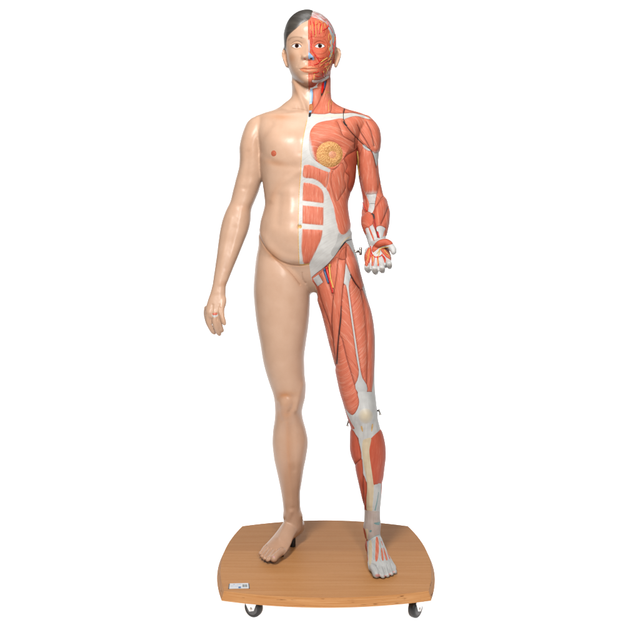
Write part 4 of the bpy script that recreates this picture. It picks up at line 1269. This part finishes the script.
# ------------------------------------------------------------------ build the figure
fig = empty('anatomical_model', (0.01, 0.02, BOARD_TOP + .001),
            'life-size anatomical figure, half in skin and half showing red muscles, standing on wooden board', 'anatomical model')
fig_inv = np.array(fig.location)
parent_of = {}
seen_eye = None
for i, r in enumerate(REG):
    f = r['faces']
    if len(f) < 3:
        continue
    tv = T[f]
    ids, inv = np.unique(tv.ravel(), return_inverse=True)
    P = V[ids]
    a = math.radians(r['fib'])
    dr = np.array([math.cos(a), 0.0, -math.sin(a)])
    pr = np.array([math.sin(a), 0.35, math.cos(a)])
    fc = np.stack([P @ pr + r['seed'], (P @ dr) * (1 - r['st']) + r['seed'] * 2, np.full(len(P), r['seed'] * 3)], 1)
    attrs = {'fibre': fc}
    dd = dist[ids]
    tend = np.zeros(len(ids))
    if r['fade']:
        x0, y0, x1, y1, s = r['fade']
        l2 = (x1 - x0) ** 2 + (y1 - y0) ** 2
        tend = np.clip(((U[ids] - x0) * (x1 - x0) + (W[ids] - y0) * (y1 - y0)) / l2, 0, 1) * min(1, s)
    if r['edge']:
        od = seg_dist(U[ids], W[ids], r['P'], True)
        tend = np.maximum(tend, np.exp(-(od / r['edge'])) * .8)
    attrs['tendon'] = tend
    g = r['line'] * np.exp(-(dd / .55) ** 2)
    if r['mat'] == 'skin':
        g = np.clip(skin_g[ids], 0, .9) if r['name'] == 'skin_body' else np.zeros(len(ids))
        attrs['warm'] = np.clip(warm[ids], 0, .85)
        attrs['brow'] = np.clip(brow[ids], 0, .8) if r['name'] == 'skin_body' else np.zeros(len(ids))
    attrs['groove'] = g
    par = fig
    if r['name'] in ('iris', 'pupil'):
        par = parent_of['eye']
    if r['name'] == 'nipple' and 'mammary_gland' in parent_of and 'fat_layer' not in parent_of:
        par = parent_of['mammary_gland']
    off = fig_inv
    o = tri_obj(r['name'], P - off, inv.reshape(-1, 3), M[r['mat']], par, attrs)
    parent_of[r['name']] = o

# vessels and nerves: tubes laid on the surface
bvh = BVHTree.FromPolygons([tuple(p) for p in V], [tuple(t) for t in T.tolist()])
CP = Vector((0, CAM_Y, CAM_Z))


def hit(px, py):
    d = Vector(world(px, py, 0)) - CP
    h = bvh.ray_cast(CP, d.normalized())
    return h[0], h[1]


def vessel(name, mat, pts, r0, r1=None, lift=.35):
    r1 = r0 if r1 is None else r1
    P = catmull(pts, 7)
    pos = []
    for u, v in P:
        h, nn = hit(u, v)
        if h is not None and (not pos or (h - pos[-1]).length < .03):
            pos.append(h + nn * r0 * lift)
    if len(pos) < 3:
        print('vessel missed', name, pts[0])
        return
    A = np.array([tuple(p) for p in pos])
    A[1:-1] = (A[:-2] + 2 * A[1:-1] + A[2:]) / 4
    Tn = np.gradient(A, axis=0)
    Tn /= np.linalg.norm(Tn, axis=1)[:, None] + 1e-12
    K = 8
    ang = np.linspace(0, 2 * math.pi, K, endpoint=False)
    vs, fs = [], []
    for k, (p, t) in enumerate(zip(A, Tn)):
        u = np.cross(t, (0, 1, 0.05))
        u /= np.linalg.norm(u)
        v = np.cross(t, u)
        r = r0 + (r1 - r0) * k / (len(A) - 1)
        for a in ang:
            vs.append(p + r * (math.cos(a) * u + math.sin(a) * v) - fig_inv)
    m = len(A)
    for k in range(m - 1):
        for j in range(K):
            fs.append((k * K + j, k * K + (j + 1) % K, (k + 1) * K + (j + 1) % K, (k + 1) * K + j))
    fs.append(tuple(range(K))[::-1])
    fs.append(tuple((m - 1) * K + j for j in range(K)))
    mesh_obj(name, vs, fs, M[mat], fig)


ART = [  # face
    ([(310.6, 46), (310.9, 40), (311.4, 34), (311.8, 31)], .9), ([(311, 44), (311.4, 49), (313.6, 53), (316.6, 57), (318.4, 59.4)], 1.3),
    ([(318.4, 59.4), (319, 62), (316.4, 64.2), (313.8, 65)], 1.2), ([(319, 62), (321.4, 60)], 1.0), ([(313.6, 22), (314.6, 27), (314.2, 31), (315, 35)], 1.0),
    ([(320.6, 24), (320, 29), (319.2, 34)], 1.0), ([(318, 21.6), (321.4, 23), (321, 26)], .7), ([(322.4, 30.4), (326, 28.6), (328.4, 25.6), (327, 22)], 1.0), ([(328.4, 25.6), (331, 29), (333, 33)], .8),
    ([(334.6, 34), (335.6, 38), (334.4, 43), (333.8, 48), (333.4, 54)], 1.0), ([(322, 71.6), (323.4, 73.6), (323.2, 75.4), (324.4, 77)], 1.2), ([(313.2, 72.8), (316.4, 72.6), (319, 71.4)], .9),
    ([(314, 25), (317, 24.4), (318.6, 22.4)], .6), ([(311.6, 35), (312.4, 41), (311.2, 45)], .7),
    ([(326, 66), (328.4, 64.4), (330.6, 63.4)], .7), ([(310, 33), (312, 37.6)], .5)]
ART += [([(323, 66), (325.4, 68.6), (326.4, 72)], .7), ([(316.6, 57), (320.4, 58.4), (324, 57.6)], .7), ([(312.8, 66.2), (310.6, 64.4), (310.2, 62)], .6), ([(330.8, 50), (329, 53), (328.8, 56)], .6),
        ([(323.6, 76), (318.4, 76.8), (314.6, 75.6)], .7), ([(316, 26), (317.2, 30), (316.8, 34)], .6), ([(323.4, 25), (324.6, 29), (323.6, 33)], .6), ([(310.2, 20.6), (310.6, 25)], .7),
        ([(333.8, 46), (332, 43), (331.6, 39)], .7), ([(327.6, 63), (329.6, 66.8), (329, 71)], .6)]
for p, r in ART:
    vessel('facial_artery', 'artery', p, r * .00135)
NERV = [([(316.2, 20.6), (315.6, 26), (316, 32), (315.4, 37)], .8), ([(312.6, 24), (312.4, 29), (313.2, 34)], .7), ([(322, 21.6), (321.4, 27), (321, 33)], .8), ([(319, 20), (321, 22.4)], .6),
        ([(320.8, 62.2), (324, 60), (327.4, 57.8)], 1.3), ([(329.6, 33), (328.4, 37), (329.2, 41)], .6), ([(334, 36), (335, 41)], .9), ([(323.8, 71), (323.4, 76), (325, 78.6)], 1.0),
        ([(314.4, 73.6), (314, 77), (313.6, 80)], .9), ([(326.6, 68), (327, 72.4)], .7), ([(310.6, 25), (310.4, 30)], .6), ([(328, 60.6), (330.4, 57.6), (332, 53)], .6), ([(325, 63.6), (328, 62.6)], .6)]
NERV += [([(331.4, 60), (328.4, 65), (324, 67.6)], .8), ([(331.2, 62), (328, 69), (325.4, 74)], .8), ([(332, 57), (329.4, 51), (328.6, 46)], .7), ([(332.6, 55), (331.2, 47), (331.6, 40), (330.2, 34)], .7),
         ([(318.2, 20.8), (318.6, 26), (318, 31)], .6), ([(324.6, 23.4), (325.2, 28)], .6), ([(320, 65.4), (322.4, 64.4)], .8)]
for p, r in NERV:
    vessel('facial_nerve', 'nerve', p, r * .00105)
VEINS = [([(309.6, 16), (314, 15), (319, 16.8), (323, 19.6)], .8), ([(321.6, 19), (325.4, 22.4), (327.4, 25)], .8), ([(316, 19), (320, 20), (324, 23)], .6)]
for p, r in VEINS:
    vessel('scalp_vein', 'galea', p, r * .0008)
for p, r in (([(311, 17), (315, 16.4), (318, 18)], .7), ([(313, 14.6), (317.4, 15.2), (321.6, 17.6), (325, 20.4)], .7), ([(326, 19.6), (329, 22.6), (331.4, 26)], .7)):
    vessel('scalp_artery', 'artery', p, r * .0008)
for p, r in (([(323.6, 94.6), (327, 92.8), (329.8, 92.4)], .7), ([(325, 90.8), (328, 92), (329.8, 92.6)], .6), ([(331, 99.8), (329.2, 101), (328.4, 106), (328.8, 111.6)], .8),
             ([(331.6, 100.6), (331, 105)], .6), ([(331.2, 117), (332.4, 118)], .4)):
    vessel('neck_nerve', 'nerve', p, r * .0009)
vessel('femoral_vein', 'vein', [(323.9, 268.6), (325.4, 272.6), (327, 278), (328.6, 283)], .0037, .0026, 1.0)
vessel('femoral_artery', 'artery', [(326.4, 266.2), (328, 272), (330, 280), (332.0, 288), (333.0, 292.8)], .0041, .0026, 1.0)
vessel('femoral_nerve', 'nerve', [(329.6, 263.8), (330, 270), (330.8, 278), (332.8, 285), (333.6, 288)], .0034, .0018, 1.0)
vessel('brachial_nerve', 'nerve', [(357.4, 151), (358.2, 158), (358.4, 166), (359.4, 176)], .0022, .0012)
vessel('brachial_nerve', 'nerve', [(361.8, 195), (361.9, 200), (363, 205)], .0016, .0012)
vessel('brachial_artery', 'artery', [(362.8, 202), (364, 206), (366, 210), (367.4, 211)], .0018, .0014)
vessel('radial_artery', 'artery', [(377.6, 232), (378.6, 236), (379.6, 239.6)], .0024, .0020)
vessel('radial_artery', 'artery', [(374.2, 219), (374.9, 224), (376.2, 229)], .0010, .0010)
vessel('ulnar_artery', 'artery', [(370.6, 246.4), (371.2, 251), (372.4, 254.8), (375.4, 257.2), (379, 257), (382, 255.4), (384.6, 257.6), (386, 260.6)], .0017, .0012)
for p in ([(371.4, 253), (370.4, 258), (369, 263)], [(374.6, 257), (374, 262), (373.6, 265.6)], [(377.8, 257), (378.6, 262), (378.8, 266)], [(382, 255.6), (384, 259), (384.8, 262.6)]):
    vessel('digital_artery', 'artery', p, .0011, .0008)
for p in ([(370.2, 249), (368.6, 255), (367.4, 261)], [(379, 249.6), (383, 247.6), (388.6, 247.2)], [(381.6, 247.8), (379, 251), (376.8, 254)], [(379.8, 251), (378.4, 256.6), (378.2, 264)],
          [(373.4, 255), (373.2, 262)], [(384, 249.8), (386.6, 253), (390.6, 257)], [(391.2, 240.4), (393.8, 243), (394.8, 246)]):
    vessel('palmar_nerve', 'nerve', p, .0013, .0010)


# screws
def lathe(axis_from, axis_to, prof, K=20):
    """profile [(t along axis 0..1, radius)]"""
    a, b = np.array(axis_from, float), np.array(axis_to, float)
    d = b - a
    t = d / np.linalg.norm(d)
    u = np.cross(t, (0, 0, 1) if abs(t[2]) < .9 else (1, 0, 0))
    u /= np.linalg.norm(u)
    v = np.cross(t, u)
    vs, fs = [], []
    for s, r in prof:
        for k in range(K):
            w_ = 2 * math.pi * k / K
            vs.append(a + d * s + r * (math.cos(w_) * u + math.sin(w_) * v))
    m = len(prof)
    for i in range(m - 1):
        for k in range(K):
            fs.append((i * K + k, i * K + (k + 1) % K, (i + 1) * K + (k + 1) % K, (i + 1) * K + k))
    fs.append(tuple(range(K))[::-1])
    fs.append(tuple((m - 1) * K + k for k in range(K)))
    return vs, fs


def put(name, vf, mat, parent, off, smooth=True):
    o = mesh_obj(name, [np.array(v) - off for v in vf[0]], vf[1], mat, parent, smooth)
    return o


a, b = world(353.6, 251.6, -.03), world(361.8, 251.4, -.04)
ts = put('thumbscrew', lathe(a, b, [(0, .0065), (.1, .0065), (.12, .0042), (.74, .0042), (.76, .0062), (.78, .0062), (.97, .0062), (1, .005)]), M['screw'], fig, fig_inv)
c0, c1 = world(360.7, 247.2, -.04), world(360.7, 255.4, -.04)
put('wing', lathe(c0, c1, [(0, .002), (.04, .0046), (.35, .0044), (.5, .0036), (.65, .0044), (.96, .0046), (1, .002)]), M['screw'], ts, fig_inv)
for a, b in (((349.8, 421.6), (347.8, 421.8)), ((377.4, 410.8), (379.6, 410.6))):
    s = 1 if b[0] > a[0] else -1
    p0, p1 = world(a[0] - s * 2, a[1], -.045), world(b[0], b[1], -.05)
    hk = put('knee_hook', lathe(p0, p1, [(0, .003), (.8, .003), (.82, .0048), (.97, .0048), (1, .003)]), M['screw'], fig, fig_inv)
    q0, q1 = world(b[0] - s * .2, b[1] + .4, -.05), world(b[0] + s * .7, b[1] + 4.4, -.053)
    put('hook_end', lathe(q0, q1, [(0, .0022), (.7, .0022), (.72, .0042), (.97, .0042), (1, .003)]), M['screw'], hk, fig_inv)

# ------------------------------------------------------------------ base
BX = 0.018
FLOOR = -0.010
base = empty('rolling_base', (BX, 0.008, FLOOR), 'brown beech board with bowed edges on small castors under the anatomical figure', 'rolling base')
boff = np.array(base.location)


def board_outline(grow):
    hw, yf, yb = .293 + grow * .6, -.267 - grow * .25, .284 + grow * .4
    pts = []
    m = 26
    for k in range(m):                        # front, left to right
        t = k / m
        pts.append((BX - hw + 2 * hw * t, yf - .046 * (1 - (2 * t - 1) ** 2)))
    for k in range(m):
        t = k / m
        pts.append((BX + hw + (.036 + grow * .4) * (1 - (2 * t - 1) ** 2), yf + (yb - yf) * t))
    for k in range(m):
        t = k / m
        pts.append((BX + hw - 2 * hw * t, yb + .062 * (1 - (2 * t - 1) ** 2)))
    for k in range(m):
        t = k / m
        pts.append((BX - hw - (.036 + grow * .4) * (1 - (2 * t - 1) ** 2), yb + (yf - yb) * t))
    return np.array(pts)


zt, zb = BOARD_TOP, BOARD_TOP - .027
layers = [(zt, -.0012), (zt - .0014, 0.0), (zb + .002, .011), (zb, .010)]
vs, fs = [], []
for z, g in layers:
    for x, y in board_outline(g):
        vs.append((x - boff[0], y - boff[1], z - boff[2]))
m = len(board_outline(0))
for i in range(len(layers) - 1):
    for k in range(m):
        fs.append((i * m + (k + 1) % m, i * m + k, (i + 1) * m + k, (i + 1) * m + (k + 1) % m))
fs.append(tuple(range(m)))
fs.append(tuple((len(layers) - 1) * m + k for k in range(m))[::-1])
board = mesh_obj('board', vs, fs, M['wood'], base, False)
board.data.materials.append(M['ply'])
for p in board.data.polygons:
    if len(p.vertices) == 4 and abs(p.normal.z) < .8:
        p.material_index = 1

# paper label lying on the front left corner of the board
zt2 = BOARD_TOP + .0006
LB = []
for px, py in ((229.2, 589.0), (248.8, 588.6), (248.2, 583.4), (229.9, 583.8)):
    Y = F * (CAM_Z - BOARD_TOP) / (py - HOR)
    LB.append(((px - 320) * Y / F, Y + CAM_Y))
LB = np.array(LB)


def label_quad(name, u0, u1, v0, v1, z, mat, parent, th=.0004):
    def P(u, v):
        return (LB[0] * (1 - u) * (1 - v) + LB[1] * u * (1 - v) + LB[2] * u * v + LB[3] * (1 - u) * v)
    pts = [P(u0, v0), P(u1, v0), P(u1, v1), P(u0, v1)]
    vs = [(p[0] - boff[0], p[1] - boff[1], zz - boff[2]) for zz in (z - th, z) for p in pts]
    fs = [(3, 2, 1, 0), (4, 5, 6, 7), (0, 1, 5, 4), (1, 2, 6, 5), (2, 3, 7, 6), (3, 0, 4, 7)]
    return mesh_obj(name, vs, fs, mat, parent, False)


M['paper'] = flat_mat('white_paper', (0.80, 0.82, 0.85), 0.45, var=.02)
M['print_blue'] = flat_mat('blue_print', (0.03, 0.17, 0.42), 0.5)
M['print_pale'] = flat_mat('pale_blue_print', (0.45, 0.58, 0.80), 0.5)
M['print_grey'] = flat_mat('grey_print', (0.27, 0.29, 0.28), 0.5)
M['clip'] = flat_mat('black_plastic', (0.03, 0.03, 0.035), 0.4)
tag = label_quad('label_plate', 0, 1, 0, 1, zt2 + .0006, M['paper'], base, .001)
label_quad('printed_mark', .47, .60, .04, .34, zt2 + .0009, M['print_blue'], tag)
for (u0, u1, v0, v1) in ((.17, .28, .74, .84), (.36, .60, .76, .83), (.06, .22, .44, .50), (.26, .46, .42, .48)):
    label_quad('printed_line', u0, u1, v0, v1, zt2 + .0009, M['print_pale'], tag)
label_quad('printed_mark', .68, .80, .24, .72, zt2 + .0009, M['print_grey'], tag)
label_quad('printed_mark', .82, .93, .24, .72, zt2 + .0009, M['print_grey'], tag)
label_quad('end_clip', -.05, .0, .0, .9, zt2 + .0008, M['clip'], tag, .0012)
label_quad('end_clip', 1.0, 1.05, .0, .9, zt2 + .0008, M['clip'], tag, .0012)


# black pegs that lift the skin foot
def peg(px, py_top, py_bot, y, r):
    p1 = world(px, py_bot, y)
    p0 = np.array([p1[0], p1[1], BOARD_TOP + .0005])
    z1 = CAM_Z + (HOR - py_top) * (y - CAM_Y) / F
    put('support_peg', lathe(p0, (p0[0], p0[1], z1), [(0, r), (.05, r), (.95, r), (1, r * .9)]), M['rubber'], base, boff)


peg(292.8, 534, 545.6, .085, .0092)
peg(282.0, 553, 557.6, -.002, .0055)


# castors
def castor(x, y, yaw):
    e = bpy.data.objects.new('castor', None)
    COL.objects.link(e)
    e.parent = base
    e.location = (x - boff[0], y - boff[1], -boff[2])
    e.rotation_euler = (0, 0, yaw)
    z0 = np.zeros(3)
    wv, wf = lathe((-.011, 0, .0175), (.011, 0, .0175), [(0, .016), (.0, .0225), (.10, .0262), (.3, .0275), (.7, .0275), (.9, .0262), (1, .0225), (1, .016)], 36)
    wh = put('wheel', (wv, wf), M['rubber'], e, z0)
    hv, hf = lathe((-.0122, 0, .0175), (.0122, 0, .0175), [(0, .004), (0, .0172), (.06, .0185), (.94, .0185), (1, .0172), (1, .004)], 28)
    put('hub', (hv, hf), M['hub'], wh, z0)
    # fork of two cheeks with a bridge, and the swivel plate
    vs, fs = [], []
    for s in (-1, 1):
        prof = [(-.009, .0135), (.006, .0090), (.013, .0195), (.032, .0485), (.032, .0525), (-.014, .0525), (-.018, .036)]
        b0 = len(vs)
        for dx in (.0128, .0150):
            for (yy, zz) in prof:
                vs.append((s * dx, yy, zz))
        k = len(prof)
        for i in range(k):
            fs.append((b0 + i, b0 + (i + 1) % k, b0 + k + (i + 1) % k, b0 + k + i))
        fs.append(tuple(b0 + i for i in range(k))[::-1])
        fs.append(tuple(b0 + k + i for i in range(k)))
    b0 = len(vs)
    for zz in (.0500, .0524):
        for (xx, yy) in ((-.0126, -.013), (.0126, -.013), (.0126, .031), (-.0126, .031)):
            vs.append((xx, yy, zz))
    fs += [(b0 + 3, b0 + 2, b0 + 1, b0), (b0 + 4, b0 + 5, b0 + 6, b0 + 7)] + [(b0 + i, b0 + (i + 1) % 4, b0 + 4 + (i + 1) % 4, b0 + 4 + i) for i in range(4)]
    mesh_obj('fork', vs, fs, M['metal'], e, False)
    av, af = lathe((-.0162, 0, .0175), (.0162, 0, .0175), [(0, .003), (.02, .0042), (.98, .0042), (1, .003)], 12)
    put('axle', (av, af), M['screw'], e, z0)
    pv, pf = lathe((0, .012, .0526), (0, .012, .0562), [(0, .020), (1, .022)], 24)
    put('swivel_plate', (pv, pf), M['metal'], e, z0, False)
    return e


castor(-.193, -.222, math.radians(62))
castor(.2775, -.226, math.radians(-38))
castor(-.205, .235, math.radians(20))
castor(.245, .235, math.radians(-30))

# ------------------------------------------------------------------ added sheet, made to glow so the ground stays white and shadowless, curving up behind
m, nt, b = new_mat('self_glowing_white_sheet')
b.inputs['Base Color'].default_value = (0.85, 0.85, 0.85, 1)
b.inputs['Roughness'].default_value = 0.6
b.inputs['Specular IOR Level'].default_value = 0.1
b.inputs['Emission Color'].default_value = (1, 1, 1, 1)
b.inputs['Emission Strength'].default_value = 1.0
prof = [(-0.75, FLOOR), (1.6, FLOOR)]
for k in range(1, 13):
    t = math.radians(90 * k / 12)
    prof.append((1.6 + 1.2 * math.sin(t), FLOOR + 1.2 - 1.2 * math.cos(t)))
prof.append((2.8, 3.3))
vs, fs = [], []
for x in (-1, 1):
    for y, z in prof:
        vs.append((x * (1.15 + 2.15 * (y + .75) / 3.55), y, z))
k = len(prof)
for i in range(k - 1):
    fs.append((i, k + i, k + i + 1, i + 1))
fl = mesh_obj('backdrop', vs, fs, m, None)
fl['kind'] = 'structure'
fl['label'] = 'plain white sheet, made to glow, under and behind the figure'
fl['category'] = 'backdrop'
print('objects', len(bpy.data.objects))
